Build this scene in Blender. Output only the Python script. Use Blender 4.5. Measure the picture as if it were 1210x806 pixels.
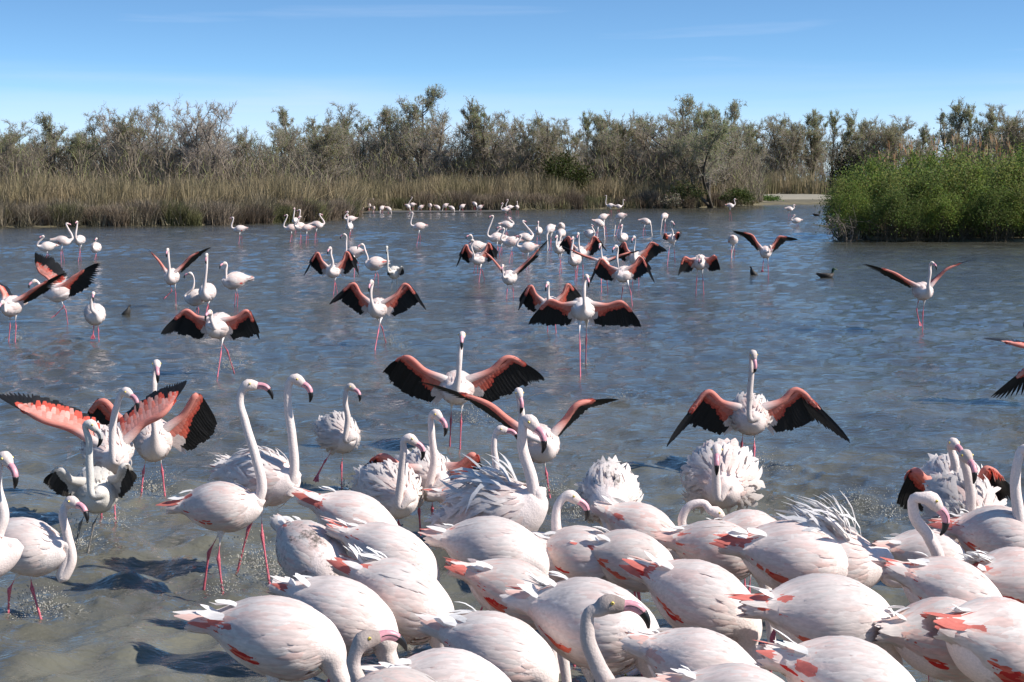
import bpy, math, random
import numpy as np
from mathutils import Vector

# ------------------------------------------------------------------ camera, sky, sun, exposure
scene = bpy.context.scene
for o in list(bpy.data.objects):
    bpy.data.objects.remove(o, do_unlink=True)
col = scene.collection
R = math.radians
FPX, HOR, CAMH = 2000.0, 214.0, 2.5            # focal length in photo pixels, horizon row, eye height
PITCH = math.atan((403.0 - HOR) / FPX)
cam = bpy.data.objects.new('camera', bpy.data.cameras.new('camera'))
col.objects.link(cam)
cam.location = (0, 0, CAMH)
cam.rotation_euler = (math.pi / 2 - PITCH, 0, 0)
cam.data.sensor_width = 36.0
cam.data.lens = 36.0 * FPX / 1210.0
cam.data.clip_start = 0.1
cam.data.clip_end = 8000
scene.camera = cam

SUN_AZ, SUN_EL = -14.0, 41.0                    # sun to the right, a little on the camera's side (degrees from +X to +Y)
sv = Vector((math.cos(R(SUN_AZ)) * math.cos(R(SUN_EL)), math.sin(R(SUN_AZ)) * math.cos(R(SUN_EL)), math.sin(R(SUN_EL))))
world = bpy.data.worlds.new('World')
scene.world = world
world.use_nodes = True
wn, wl = world.node_tree.nodes, world.node_tree.links
wn.clear()
wo = wn.new('ShaderNodeOutputWorld')
bg = wn.new('ShaderNodeBackground')
sky = wn.new('ShaderNodeTexSky')
sky.sky_type = 'NISHITA'
sky.sun_disc = False
sky.sun_elevation = R(SUN_EL)
sky.sun_rotation = R(90 - SUN_AZ)
sky.altitude = 300
sky.air_density = 1.0
sky.dust_density = 0.0
sky.ozone_density = 1.6
bg.inputs['Strength'].default_value = 0.108
# thin cirrus: long streaks, strongest low over the horizon
tc = wn.new('ShaderNodeTexCoord')
mp = wn.new('ShaderNodeMapping')
mp.inputs['Rotation'].default_value = (0, R(-2.2), 0)
mp.inputs['Scale'].default_value = (2.2, 2.2, 46.0)
wl.new(tc.outputs['Generated'], mp.inputs['Vector'])
nz = wn.new('ShaderNodeTexNoise')
nz.inputs['Scale'].default_value = 1.3
nz.inputs['Detail'].default_value = 7
nz.inputs['Roughness'].default_value = 0.5
nz.inputs['Distortion'].default_value = 0.25
wl.new(mp.outputs[0], nz.inputs['Vector'])
rp = wn.new('ShaderNodeValToRGB')
rp.color_ramp.elements[0].position = 0.57
rp.color_ramp.elements[1].position = 0.82
rp.color_ramp.elements[0].color = (0, 0, 0, 1)
rp.color_ramp.elements[1].color = (0.36, 0.36, 0.36, 1)
wl.new(nz.outputs['Fac'], rp.inputs['Fac'])
mx = wn.new('ShaderNodeMix')
mx.data_type = 'RGBA'
mx.inputs[7].default_value = (5.4, 6.0, 7.4, 1)
wl.new(rp.outputs['Color'], mx.inputs[0])
tint = wn.new('ShaderNodeMix')
tint.data_type = 'RGBA'
tint.blend_type = 'MULTIPLY'
tint.inputs[0].default_value = 1.0
tint.inputs[7].default_value = (0.74, 1.00, 1.16, 1)
# clear dry air: the blue deepens quickly above the horizon, all the way round
sxyz = wn.new('ShaderNodeVectorMath'); sxyz.operation = 'MULTIPLY'; sxyz.inputs[1].default_value = (1, 1, 2.7)
snm = wn.new('ShaderNodeVectorMath'); snm.operation = 'NORMALIZE'
wl.new(tc.outputs['Generated'], sxyz.inputs[0]); wl.new(sxyz.outputs[0], snm.inputs[0]); wl.new(snm.outputs[0], sky.inputs['Vector'])
wl.new(sky.outputs[0], tint.inputs[6])
wl.new(tint.outputs[2], mx.inputs[6])
# pale veil of thin high cloud low over the whole horizon
sz = wn.new('ShaderNodeSeparateXYZ'); wl.new(tc.outputs['Generated'], sz.inputs[0])
wz = wn.new('ShaderNodeMath'); wz.operation = 'MULTIPLY_ADD'; wl.new(nz.outputs['Fac'], wz.inputs[0]); wz.inputs[1].default_value = -0.05; wl.new(sz.outputs['Z'], wz.inputs[2])
vz = wn.new('ShaderNodeMapRange'); vz.interpolation_type = 'SMOOTHSTEP'
vz.inputs['From Min'].default_value = 0.0; vz.inputs['From Max'].default_value = 0.048; vz.inputs['To Min'].default_value = 0.55; vz.inputs['To Max'].default_value = 0.0
wl.new(wz.outputs[0], vz.inputs['Value'])
mv = wn.new('ShaderNodeMix'); mv.data_type = 'RGBA'; mv.inputs[7].default_value = (4.9, 5.7, 7.6, 1)
wl.new(vz.outputs[0], mv.inputs[0]); wl.new(mx.outputs[2], mv.inputs[6])
wl.new(mv.outputs[2], bg.inputs['Color'])
wl.new(bg.outputs[0], wo.inputs['Surface'])

sl = bpy.data.lights.new('sun', 'SUN')
sl.energy = 4.9
sl.angle = R(0.55)
sl.color = (1.0, 0.955, 0.89)
sun = bpy.data.objects.new('sun', sl)
col.objects.link(sun)
sun.rotation_euler = sv.to_track_quat('Z', 'Y').to_euler()
scene.view_settings.view_transform = 'Standard'
scene.view_settings.look = 'None'
scene.view_settings.gamma = 1.0
scene.view_settings.exposure = 0.5
scene.view_settings.use_curve_mapping = False

rng = np.random.default_rng(11)
random.seed(5)

# ------------------------------------------------------------------ pixel -> place helpers
_f = np.array([0, math.cos(PITCH), -math.sin(PITCH)])
_u = np.array([0, math.sin(PITCH), math.cos(PITCH)])
CAM = np.array([0, 0, CAMH])

def ray(px, py):
    return _f + (px - 605.0) / FPX * np.array([1.0, 0, 0]) + (403.0 - py) / FPX * _u

def on_plane(px, py, z=0.0):
    d = ray(px, py)
    return CAM + d * ((z - CAMH) / d[2])

def at_depth(px, py, Y):
    d = ray(px, py)
    return CAM + d * (Y / d[1])

# ------------------------------------------------------------------ object helpers
def mesh_obj(name, verts, faces, mat, parent=None, colors=None, smooth=True, kind=None, normals=None):
    me = bpy.data.meshes.new(name)
    verts = np.asarray(verts, dtype=np.float32).reshape(-1, 3)
    if isinstance(faces, np.ndarray):
        nf, k = faces.shape
        me.vertices.add(len(verts)); me.vertices.foreach_set('co', verts.ravel())
        me.loops.add(nf * k); me.loops.foreach_set('vertex_index', faces.astype(np.int32).ravel())
        me.polygons.add(nf)
        me.polygons.foreach_set('loop_start', np.arange(0, nf * k, k, dtype=np.int32))
        me.polygons.foreach_set('loop_total', np.full(nf, k, dtype=np.int32))
        me.update(calc_edges=True)
    else:
        me.from_pydata(verts.tolist(), [], faces)
    if smooth:
        me.polygons.foreach_set('use_smooth', np.ones(len(me.polygons), dtype=bool))
    if colors is not None:
        ca = me.color_attributes.new('Col', 'FLOAT_COLOR', 'POINT')
        c = np.ones((len(verts), 4), dtype=np.float32)
        cc = np.asarray(colors, dtype=np.float32).reshape(len(verts), -1)
        c[:, :cc.shape[1]] = cc
        ca.data.foreach_set('color', c.ravel())
    if normals is not None:
        me.normals_split_custom_set_from_vertices(np.asarray(normals, dtype=np.float32))
    me.materials.append(mat)
    ob = bpy.data.objects.new(name, me)
    col.objects.link(ob)
    if parent is not None:
        ob.parent = parent
    if kind:
        ob['kind'] = kind
    return ob

def empty(name, loc, label, cat, group=None):
    o = bpy.data.objects.new(name, None)
    o.empty_display_size = 0.1
    col.objects.link(o)
    o.location = loc
    o['label'] = label; o['category'] = cat
    if group: o['group'] = group
    return o

# ------------------------------------------------------------------ materials
def new_mat(name):
    m = bpy.data.materials.new(name); m.use_nodes = True
    nt = m.node_tree
    return m, nt, nt.nodes['Principled BSDF']

def attr_mat(name, rough=0.8, noise_scale=60, noise_amt=0.15, bump=0.3, transl=0.0, spec=0.2, stretch=(1, 1, 1), mud=False):
    m, nt, p = new_mat(name)
    N, L = nt.nodes, nt.links
    a = N.new('ShaderNodeAttribute'); a.attribute_name = 'Col'
    t = N.new('ShaderNodeTexCoord')
    mpg = N.new('ShaderNodeMapping'); mpg.inputs['Scale'].default_value = stretch
    n = N.new('ShaderNodeTexNoise'); n.inputs['Scale'].default_value = noise_scale; n.inputs['Detail'].default_value = 4
    L.new(t.outputs['Object'], mpg.inputs['Vector']); L.new(mpg.outputs[0], n.inputs['Vector'])
    mr = N.new('ShaderNodeMapRange')
    mr.inputs['From Min'].default_value = 0.3; mr.inputs['From Max'].default_value = 0.7
    mr.inputs['To Min'].default_value = 1 - noise_amt; mr.inputs['To Max'].default_value = 1 + noise_amt * 0.6
    L.new(n.outputs['Fac'], mr.inputs['Value'])
    mul = N.new('ShaderNodeVectorMath'); mul.operation = 'SCALE'
    L.new(a.outputs['Color'], mul.inputs[0]); L.new(mr.outputs[0], mul.inputs['Scale'])
    src = mul.outputs[0]
    if mud:
        n2 = N.new('ShaderNodeTexNoise'); n2.inputs['Scale'].default_value = 55; n2.inputs['Detail'].default_value = 5
        n2.inputs['Roughness'].default_value = 0.7
        L.new(t.outputs['Object'], n2.inputs['Vector'])
        n3 = N.new('ShaderNodeTexNoise'); n3.inputs['Scale'].default_value = 7
        L.new(t.outputs['Object'], n3.inputs['Vector'])
        ad = N.new('ShaderNodeMath'); ad.operation = 'ADD'
        L.new(n2.outputs['Fac'], ad.inputs[0]); L.new(n3.outputs['Fac'], ad.inputs[1])
        sb = N.new('ShaderNodeMath'); sb.operation = 'MULTIPLY_ADD'   # (1-alpha)*0.6 + noise
        inv = N.new('ShaderNodeMath'); inv.operation = 'SUBTRACT'; inv.inputs[0].default_value = 1.0
        L.new(a.outputs['Alpha'], inv.inputs[1])
        L.new(inv.outputs[0], sb.inputs[0]); sb.inputs[1].default_value = 0.42
        L.new(ad.outputs[0], sb.inputs[2])
        r2 = N.new('ShaderNodeMapRange'); r2.inputs['From Min'].default_value = 1.34; r2.inputs['From Max'].default_value = 1.5
        r2.inputs['To Max'].default_value = 0.8
        L.new(sb.outputs[0], r2.inputs['Value'])
        mm = N.new('ShaderNodeMix'); mm.data_type = 'RGBA'
        mm.inputs[7].default_value = (0.13, 0.11, 0.09, 1)
        L.new(r2.outputs[0], mm.inputs[0]); L.new(src, mm.inputs[6])
        src = mm.outputs[2]
    L.new(src, p.inputs['Base Color'])
    p.inputs['Roughness'].default_value = rough
    p.inputs['Specular IOR Level'].default_value = spec
    if bump:
        b = N.new('ShaderNodeBump'); b.inputs['Strength'].default_value = bump; b.inputs['Distance'].default_value = 0.01
        L.new(n.outputs['Fac'], b.inputs['Height']); L.new(b.outputs[0], p.inputs['Normal'])
    if transl:
        out = N['Material Output']
        tr = N.new('ShaderNodeBsdfTranslucent'); L.new(src, tr.inputs['Color'])
        mxs = N.new('ShaderNodeMixShader'); mxs.inputs[0].default_value = transl
        L.new(p.outputs[0], mxs.inputs[1]); L.new(tr.outputs[0], mxs.inputs[2]); L.new(mxs.outputs[0], out.inputs['Surface'])
    return m

M_BODY = attr_mat('plumage_skin', 0.85, 110, 0.12, 0.28, 0, 0.15, mud=True)
M_FEATHER = attr_mat('feather', 0.8, 85, 0.13, 0.15, 0.30, 0.15, stretch=(0.2, 1, 1), mud=True)
M_FLIGHT = attr_mat('flight_feather', 0.55, 90, 0.35, 0.3, 0.06, 0.35)
M_LEG = attr_mat('leg_skin', 0.45, 120, 0.3, 0.5, 0, 0.4)
M_BILL = attr_mat('bill_horn', 0.38, 60, 0.2, 0.15, 0, 0.45)
M_EYE = attr_mat('eye', 0.15, 30, 0.0, 0, 0, 0.6)
M_LEAF = attr_mat('leaf', 0.6, 6, 0.2, 0, 0.5, 0.2)
M_BARK = attr_mat('bark', 0.9, 9, 0.4, 0.6, 0, 0.1)
M_REED = attr_mat('reed', 0.75, 3, 0.2, 0, 0.22, 0.15)

# ------------------------------------------------------------------ geometry helpers
def hermite(P, n):
    """P: (k, d) control rows, first 3 columns position; sampled evenly by chord length."""
    P = np.asarray(P, float)
    dist = np.linalg.norm(np.diff(P[:, :3], axis=0), axis=1) + 1e-6
    t = np.concatenate([[0], np.cumsum(dist)])
    m = np.zeros_like(P)
    d = np.diff(P, axis=0) / dist[:, None]
    m[1:-1] = (d[:-1] * dist[1:, None] + d[1:] * dist[:-1, None]) / (dist[:-1] + dist[1:])[:, None]
    m[0], m[-1] = d[0], d[-1]
    ts = np.linspace(0, t[-1], n) if np.isscalar(n) else np.asarray(n) * t[-1]
    i = np.clip(np.searchsorted(t, ts, side='right') - 1, 0, len(dist) - 1)
    h = dist[i]; s = ((ts - t[i]) / h)[:, None]; h = h[:, None]
    return (2*s**3 - 3*s**2 + 1)*P[i] + (s**3 - 2*s**2 + s)*h*m[i] + (-2*s**3 + 3*s**2)*P[i+1] + (s**3 - s**2)*h*m[i+1]

def unit(v):
    v = np.asarray(v, float)
    return v / (np.linalg.norm(v) + 1e-9)

def rot_axis(v, axis, ang):
    axis = unit(axis); c, s = math.cos(ang), math.sin(ang)
    return v * c + np.cross(axis, v) * s + axis * np.dot(axis, v) * (1 - c)

def frames(pos, side0):
    n = len(pos)
    T = np.gradient(pos, axis=0)
    T /= np.linalg.norm(T, axis=1)[:, None] + 1e-9
    S = np.zeros_like(T)
    s = side0 - T[0] * np.dot(side0, T[0]); s = unit(s)
    for i in range(n):
        s = s - T[i] * np.dot(s, T[i]); s = unit(s); S[i] = s
    return T, S

def loft(pos, rad, side0, nring, end_side=None, twist_from=0):
    """rad columns: half width, half height up, half height down."""
    T, S = frames(pos, side0)
    if end_side is not None:
        e = end_side - T[-1] * np.dot(end_side, T[-1]); e = unit(e)
        a = math.atan2(np.dot(np.cross(S[-1], e), T[-1]), np.dot(S[-1], e))
        k = np.clip((np.arange(len(pos)) - twist_from) / max(1, len(pos) * 0.92 - twist_from), 0, 1)
        k = k * k * (3 - 2 * k)
        for i in range(len(pos)):
            S[i] = rot_axis(S[i], T[i], a * k[i])
    U = np.cross(T, S)
    ph = np.linspace(0, 2 * math.pi, nring, endpoint=False)
    c, sn = np.cos(ph), np.sin(ph)
    hh = np.where(sn[None, :] > 0, rad[:, 1:2], rad[:, 2:3])
    V = pos[:, None, :] + S[:, None, :] * (rad[:, 0:1] * c)[:, :, None] + U[:, None, :] * (hh * sn)[:, :, None]
    n = len(pos)
    i, j = np.meshgrid(np.arange(n - 1), np.arange(nring), indexing='ij')
    a = i * nring + j; b = i * nring + (j + 1) % nring
    F = np.stack([a, b, b + nring, a + nring], -1).reshape(-1, 4)
    V = V.reshape(-1, 3)
    # caps: collapse to centre points by quads with a doubled centre
    c0, c1 = len(V), len(V) + 1
    V = np.vstack([V, pos[0] - T[0] * rad[0].mean() * 0.4, pos[-1] + T[-1] * rad[-1].mean() * 0.4])
    caps = []
    for k in range(0, nring, 2):
        k1, k2 = (k + 1) % nring, (k + 2) % nring
        caps.append([c0, k2, k1, k])
        o = (n - 1) * nring
        caps.append([c1, o + k, o + k1, o + k2])
    return V, np.vstack([F, np.array(caps)])

def tube(path, radii, nring=6, nsamp=None):
    P = np.column_stack([np.asarray(path, float), np.asarray(radii, float)])
    Q = hermite(P, nsamp or len(path) * 4) if nsamp != 0 else P
    r = np.maximum(Q[:, 3], 1e-4)
    t = unit(Q[1, :3] - Q[0, :3])
    side = np.cross(t, [0, 0, 1.0] if abs(t[2]) < 0.9 else [0, 1.0, 0])
    return loft(Q[:, :3], np.column_stack([r, r, r]), unit(side), nring)

class Bag:
    """collects verts / quads / colours for one mesh"""
    def __init__(s): s.v, s.f, s.c, s.n, s.nm = [], [], [], 0, []
    def add(s, V, F, C, nm=None):
        if nm is not None: s.nm.append(np.asarray(nm).reshape(-1, 3))
        V = np.asarray(V).reshape(-1, 3); C = np.asarray(C, float)
        if C.ndim == 1: C = np.tile(C, (len(V), 1))
        if C.shape[1] == 3: C = np.column_stack([C, np.ones(len(C))])
        s.v.append(V); s.f.append(np.asarray(F) + s.n); s.c.append(C); s.n += len(V)
    def obj(s, name, mat, parent=None, **k):
        if s.nm and sum(map(len, s.nm)) == s.n: k['normals'] = np.vstack(s.nm)
        return mesh_obj(name, np.vstack(s.v), np.vstack(s.f), mat, parent, np.vstack(s.c), **k)

WPROF = {4: np.array([0.45, 0.85, 1.0, 0.80, 0.12]), 3: np.array([0.5, 0.95, 0.9, 0.2]), 2: np.array([0.6, 1.0, 0.25])}

def ribbons(cen, side, nrm, width, ridge=0.14, wprof=None):
    """cen (K,m,3), side/nrm (K,m,3), width (K,) -> verts, quads"""
    K, m = cen.shape[:2]
    wp = (WPROF[m - 1] if wprof is None else wprof)[None, :, None] * width[:, None, None]
    V = np.stack([cen - side * wp * 0.5, cen + nrm * wp * ridge, cen + side * wp * 0.5], 2)
    base = (np.arange(K) * m * 3)[:, None, None, None]
    i = np.arange(m - 1)[None, :, None, None]; j = np.arange(2)[None, None, :, None]
    q = np.array([0, 3, 4, 1])[None, None, None, :]
    F = (base + i * 3 + j + q).reshape(-1, 4)
    return V.reshape(-1, 3), F

def fan(base, dirs, nrm, length, width, bend, seg=4, wprof=None):
    t = np.linspace(0, 1, seg + 1)[None, :, None]
    cen = base[:, None] + dirs[:, None] * length[:, None, None] * t - nrm[:, None] * (bend * length)[:, None, None] * t ** 2
    side = np.cross(nrm, dirs); side /= np.linalg.norm(side, axis=1)[:, None] + 1e-9
    return ribbons(cen, np.repeat(side[:, None], seg + 1, 1), np.repeat(nrm[:, None], seg + 1, 1), width, 0.06, wprof)


# ------------------------------------------------------------------ water, lagoon bed, land
def struct(o):
    o['kind'] = 'structure'; return o

WATERLINE = [(-900, 272), (-400, 270.5), (-60, 269.5), (0, 269), (120, 268), (220, 267), (300, 264.5), (350, 262.5), (392, 260), (404, 257), (385, 254), (372, 252), (420, 250), (480, 248.5),
             (560, 247.8), (640, 247.6), (720, 246.6), (790, 246), (850, 245), (885, 243), (905, 242.3), (985, 242.0), (1100, 242), (1500, 242), (2600, 242)]
shore = np.array([on_plane(x, y)[:2] for x, y in WATERLINE])

# where feet stir the water (photo pixels), each makes rings
FEET = [(8, 725), (54, 727), (84, 645), (100, 647), (137, 618), (120, 610), (165, 583), (196, 582), (238, 690), (266, 702), (276, 668), (321, 684), (404, 577), (452, 640), (478, 642), (498, 628), (515, 626),
        (628, 580), (652, 584), (531, 526), (543, 531), (875, 545), (892, 556), (686, 447), (692, 430), (647, 392), (658, 393), (441, 414), (458, 404), (255, 446), (279, 437), (208, 363), (81, 382), (9, 403), (17, 404),
        (393, 348), (400, 346), (733, 354), (748, 361), (598, 353), (607, 352), (822, 347), (832, 348), (1090, 391), (117, 401), (240, 377), (249, 372), (1245, 478), (845, 640), (720, 650), (1150, 660), (1120, 650)]
feet_pts = np.array([on_plane(*q)[:2] for q in FEET])
CHURN = [(775, 470, 0.5), (270, 438, 0.5), (560, 495, 0.6), (895, 552, 0.7), (1030, 605, 0.9), (1065, 625, 0.8), (1150, 452, 0.45), (345, 680, 0.5), (150, 690, 0.6), (300, 660, 0.6), (70, 720, 0.4), (105, 640, 0.5),
         (175, 585, 0.6), (265, 705, 0.5), (480, 640, 0.7), (640, 580, 0.6), (680, 575, 0.5), (25, 398, 0.5), (40, 620, 0.6), (400, 575, 0.5), (750, 560, 0.6), (960, 560, 0.7), (1190, 505, 0.6), (700, 600, 0.6), (940, 600, 0.8)]
rows, colsN = 820, 430
ys = np.concatenate([[-6, 0.5, 1.5], 3.0 * (270 / 3.0) ** (np.arange(rows) / (rows - 1)), [700.0]])
ts = np.concatenate([[-6, -2.5, -1.2, -0.8, -0.6], np.linspace(-0.45, 0.45, colsN), [0.6, 0.8, 1.2, 2.5, 6]])
YY, TT = np.meshgrid(ys, ts, indexing='ij')
XX = TT * np.maximum(YY, 4.0)
wr = np.random.default_rng(2)
ZZ = np.zeros_like(XX)
cell = np.maximum(YY * 0.0055, 0.9 / colsN * YY)
# wind patches
patch = 0.75 + 0.25 * np.sin(XX * 0.31 + 1.3 * np.sin(YY * 0.11)) * np.sin(YY * 0.23 + 0.8 * np.sin(XX * 0.17))
calm = np.interp(YY, [0, 30, 75, 100, 160], [1.0, 1.1, 1.0, 0.75, 0.3])
for i in range(64):
    lam = 0.085 * (0.8 / 0.085) ** wr.random()
    a = R(-70) + wr.normal(0, R(48))
    k = 2 * math.pi / lam
    amp = 0.0108 * lam ** 0.84 * wr.uniform(0.5, 1.2)
    ph = wr.uniform(0, 6.28)
    vis = np.clip((lam / cell - 2.5) / 3, 0, 1)
    # slightly warped crests so that no wave runs straight
    ZZ += amp * vis * np.sin(k * (XX * math.cos(a) + YY * math.sin(a)) + ph + 0.9 * np.sin(XX * (0.9 + 0.3 * wr.random()) + wr.uniform(0, 6)) * np.sin(YY * 0.8 + wr.uniform(0, 6)))
# sea-like chop too fine for the sheet far out is kept as irregular facets of the same steepness
chop = wr.normal(0, 1, XX.shape)
k5 = np.array([1, 3, 4, 3, 1.0]); k5 /= np.sqrt((k5 ** 2).sum())
chop = np.apply_along_axis(lambda v: np.convolve(v, k5, 'same'), 1, chop)
rowh = np.gradient(ys)[:, None]
ZZ += chop * rowh * 0.047 * np.clip((YY - 16) / 45, 0, 1)
ZZ *= patch * calm
for p in feet_pts:
    m = (np.abs(XX - p[0]) < 1.3) & (np.abs(YY - p[1]) < 1.3)
    r = np.hypot(XX[m] - p[0], YY[m] - p[1])
    lam = wr.uniform(0.13, 0.20)
    ZZ[m] += 0.0105 * np.exp(-r / 0.40) * np.sin(2 * math.pi * r / lam + wr.uniform(0, 6)) * np.clip((lam / cell[m] - 2) / 2, 0, 1)
for px, py, rad in CHURN:
    p = on_plane(px, py)
    m = (np.abs(XX - p[0]) < rad * 2.2) & (np.abs(YY - p[1]) < rad * 2.2)
    if not m.any(): continue
    r = np.hypot(XX[m] - p[0], (YY[m] - p[1]) * 0.8)
    env = np.exp(-(r / rad) ** 2)
    z = np.zeros(m.sum())
    for i in range(16):
        lam = wr.uniform(0.09, 0.32); a = wr.uniform(0, 6.28); k = 2 * math.pi / lam
        z += 0.009 * lam ** 0.6 * (1 - 2 * np.abs(np.sin(0.5 * k * (XX[m] * math.cos(a) + YY[m] * math.sin(a)) + wr.uniform(0, 6))))
    ZZ[m] += env * z * 1.0
nr_, nc_ = XX.shape
ii, jj = np.meshgrid(np.arange(nr_ - 1), np.arange(nc_ - 1), indexing='ij')
a_ = ii * nc_ + jj
WF = np.stack([a_, a_ + 1, a_ + nc_ + 1, a_ + nc_], -1).reshape(-1, 4)
m, nt, p = new_mat('lagoon_water')
N, Lk = nt.nodes, nt.links
p.inputs['Roughness'].default_value = 0.06
p.inputs['IOR'].default_value = 1.333
geo = N.new('ShaderNodeNewGeometry')
mpw = N.new('ShaderNodeMapping'); mpw.inputs['Scale'].default_value = (0.8, 1.5, 1.0); mpw.inputs['Rotation'].default_value = (0, 0, R(14))
Lk.new(geo.outputs['Position'], mpw.inputs['Vector'])
nA = N.new('ShaderNodeTexNoise'); nA.inputs['Scale'].default_value = 3.4; nA.inputs['Detail'].default_value = 3; nA.inputs['Roughness'].default_value = 0.5; nA.inputs['Distortion'].default_value = 0.4
nB = N.new('ShaderNodeTexNoise'); nB.inputs['Scale'].default_value = 14; nB.inputs['Detail'].default_value = 4; nB.inputs['Distortion'].default_value = 0.3
Lk.new(mpw.outputs[0], nA.inputs['Vector']); Lk.new(mpw.outputs[0], nB.inputs['Vector'])
b1 = N.new('ShaderNodeBump'); b1.inputs['Strength'].default_value = 0.55; b1.inputs['Distance'].default_value = 0.065
b2 = N.new('ShaderNodeBump'); b2.inputs['Strength'].default_value = 0.55; b2.inputs['Distance'].default_value = 0.028
Lk.new(nA.outputs['Fac'], b1.inputs['Height']); Lk.new(nB.outputs['Fac'], b2.inputs['Height']); Lk.new(b1.outputs[0], b2.inputs['Normal']); 
nD = N.new('ShaderNodeTexNoise'); nD.inputs['Scale'].default_value = 42; nD.inputs['Detail'].default_value = 3
Lk.new(mpw.outputs[0], nD.inputs['Vector'])
b3 = N.new('ShaderNodeBump'); b3.inputs['Strength'].default_value = 0.4; b3.inputs['Distance'].default_value = 0.0065
Lk.new(nD.outputs['Fac'], b3.inputs['Height']); Lk.new(b2.outputs[0], b3.inputs['Normal']); Lk.new(b3.outputs[0], p.inputs['Normal'])
nC = N.new('ShaderNodeTexNoise'); nC.inputs['Scale'].default_value = 0.45; nC.inputs['Detail'].default_value = 5; nC.inputs['Distortion'].default_value = 1.0
Lk.new(geo.outputs['Position'], nC.inputs['Vector'])
cr = N.new('ShaderNodeValToRGB')
cr.color_ramp.elements[0].position = 0.35; cr.color_ramp.elements[0].color = (0.050, 0.049, 0.041, 1)
cr.color_ramp.elements[1].position = 0.70; cr.color_ramp.elements[1].color = (0.100, 0.095, 0.070, 1)
Lk.new(nC.outputs['Fac'], cr.inputs['Fac']); # the packed flock stirs up mud: the water is most turbid round it
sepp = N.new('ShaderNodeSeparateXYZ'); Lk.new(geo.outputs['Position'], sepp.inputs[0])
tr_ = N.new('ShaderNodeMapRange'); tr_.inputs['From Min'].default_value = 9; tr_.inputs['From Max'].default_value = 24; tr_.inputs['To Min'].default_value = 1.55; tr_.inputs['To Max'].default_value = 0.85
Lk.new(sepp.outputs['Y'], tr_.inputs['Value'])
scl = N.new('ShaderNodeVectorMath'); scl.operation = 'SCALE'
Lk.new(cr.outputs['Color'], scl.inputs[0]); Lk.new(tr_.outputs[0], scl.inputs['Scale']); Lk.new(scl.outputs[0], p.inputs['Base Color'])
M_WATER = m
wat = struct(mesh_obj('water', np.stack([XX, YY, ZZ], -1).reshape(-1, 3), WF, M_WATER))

def simple_mat(name, c0, c1, scale, rough=0.9, bump=0.5, dist=0.05):
    m, nt, p = new_mat(name)
    N, L = nt.nodes, nt.links
    g = N.new('ShaderNodeNewGeometry')
    n = N.new('ShaderNodeTexNoise'); n.inputs['Scale'].default_value = scale; n.inputs['Detail'].default_value = 6
    L.new(g.outputs['Position'], n.inputs['Vector'])
    r = N.new('ShaderNodeValToRGB'); r.color_ramp.elements[0].position = 0.3; r.color_ramp.elements[1].position = 0.7
    r.color_ramp.elements[0].color = (*c0, 1); r.color_ramp.elements[1].color = (*c1, 1)
    L.new(n.outputs['Fac'], r.inputs['Fac']); L.new(r.outputs['Color'], p.inputs['Base Color'])
    p.inputs['Roughness'].default_value = rough
    b = N.new('ShaderNodeBump'); b.inputs['Strength'].default_value = bump; b.inputs['Distance'].default_value = dist
    L.new(n.outputs['Fac'], b.inputs['Height']); L.new(b.outputs[0], p.inputs['Normal'])
    return m
M_MUD = simple_mat('mud', (0.055, 0.048, 0.035), (0.12, 0.10, 0.07), 2.0, 0.5)
M_SOIL = simple_mat('marsh_soil', (0.07, 0.06, 0.035), (0.16, 0.13, 0.07), 0.7)
M_SAND = simple_mat('pale_sand', (0.22, 0.19, 0.135), (0.30, 0.265, 0.195), 1.2)

struct(mesh_obj('lagoon_bed', [(-3000, -30, -0.35), (3000, -30, -0.35), (3000, 6000, -0.35), (-3000, 6000, -0.35)], np.array([[0, 1, 2, 3]]), M_MUD, smooth=False))
# marsh land behind the shore: rises from the waterline
pv, pf = [], []
k = len(shore)
lvl = [(-0.4, -0.36), (0.6, 0.10), (3.0, 0.28), (12, 0.40), (60, 0.45)]
dirs_ = np.tile([0.0, 1.0], (k, 1))
for off, z in lvl:
    for i in range(k): pv.append((shore[i, 0], shore[i, 1] + off + 0.25 * math.sin(i * 3.1), z))
for i in range(k): pv.append((shore[i, 0] * 8, 6000, 0.5))
for r0 in range(len(lvl)):
    for i in range(k - 1): pf.append([r0 * k + i, r0 * k + i + 1, (r0 + 1) * k + i + 1, (r0 + 1) * k + i])
struct(mesh_obj('marsh_ground', pv, np.array(pf), M_SOIL))
# pale sand bank between the reeds and the leafy island
sb_ = []
for x, y in [(884, 242.6), (905, 241.4), (940, 240.8), (990, 240.6), (1040, 240.8)]: sb_.append(on_plane(x, y) + np.array([0, 0, 0.0]))
v = []
for q in sb_: v.append(q + np.array([0, -1.5, -0.3]))
for q in sb_: v.append(q + np.array([0, 0.3, 0.34]))
for q in sb_: v.append(q + np.array([1.0, 30, 0.62]))
for q in sb_: v.append(q + np.array([3.0, 75, 0.75]))
fq = [[r0 * 5 + i, r0 * 5 + i + 1, (r0 + 1) * 5 + i + 1, (r0 + 1) * 5 + i] for r0 in range(3) for i in range(4)]
struct(mesh_obj('sand_bank', v, np.array(fq), M_SAND))
# low mud bar under the far feeding birds
mb = [on_plane(x, y) for x, y in [(372, 253), (470, 251.6), (600, 250.6), (606, 250.2), (600, 248.9), (470, 249.3), (372, 250.5)]]
v = [q + np.array([0, 0, 0.035]) for q in mb] + [np.mean(mb, axis=0) + np.array([0, 0, 0.06])]
struct(mesh_obj('mud_bar', v, [[i, (i + 1) % 7, 7] for i in range(7)], M_MUD))

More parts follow.
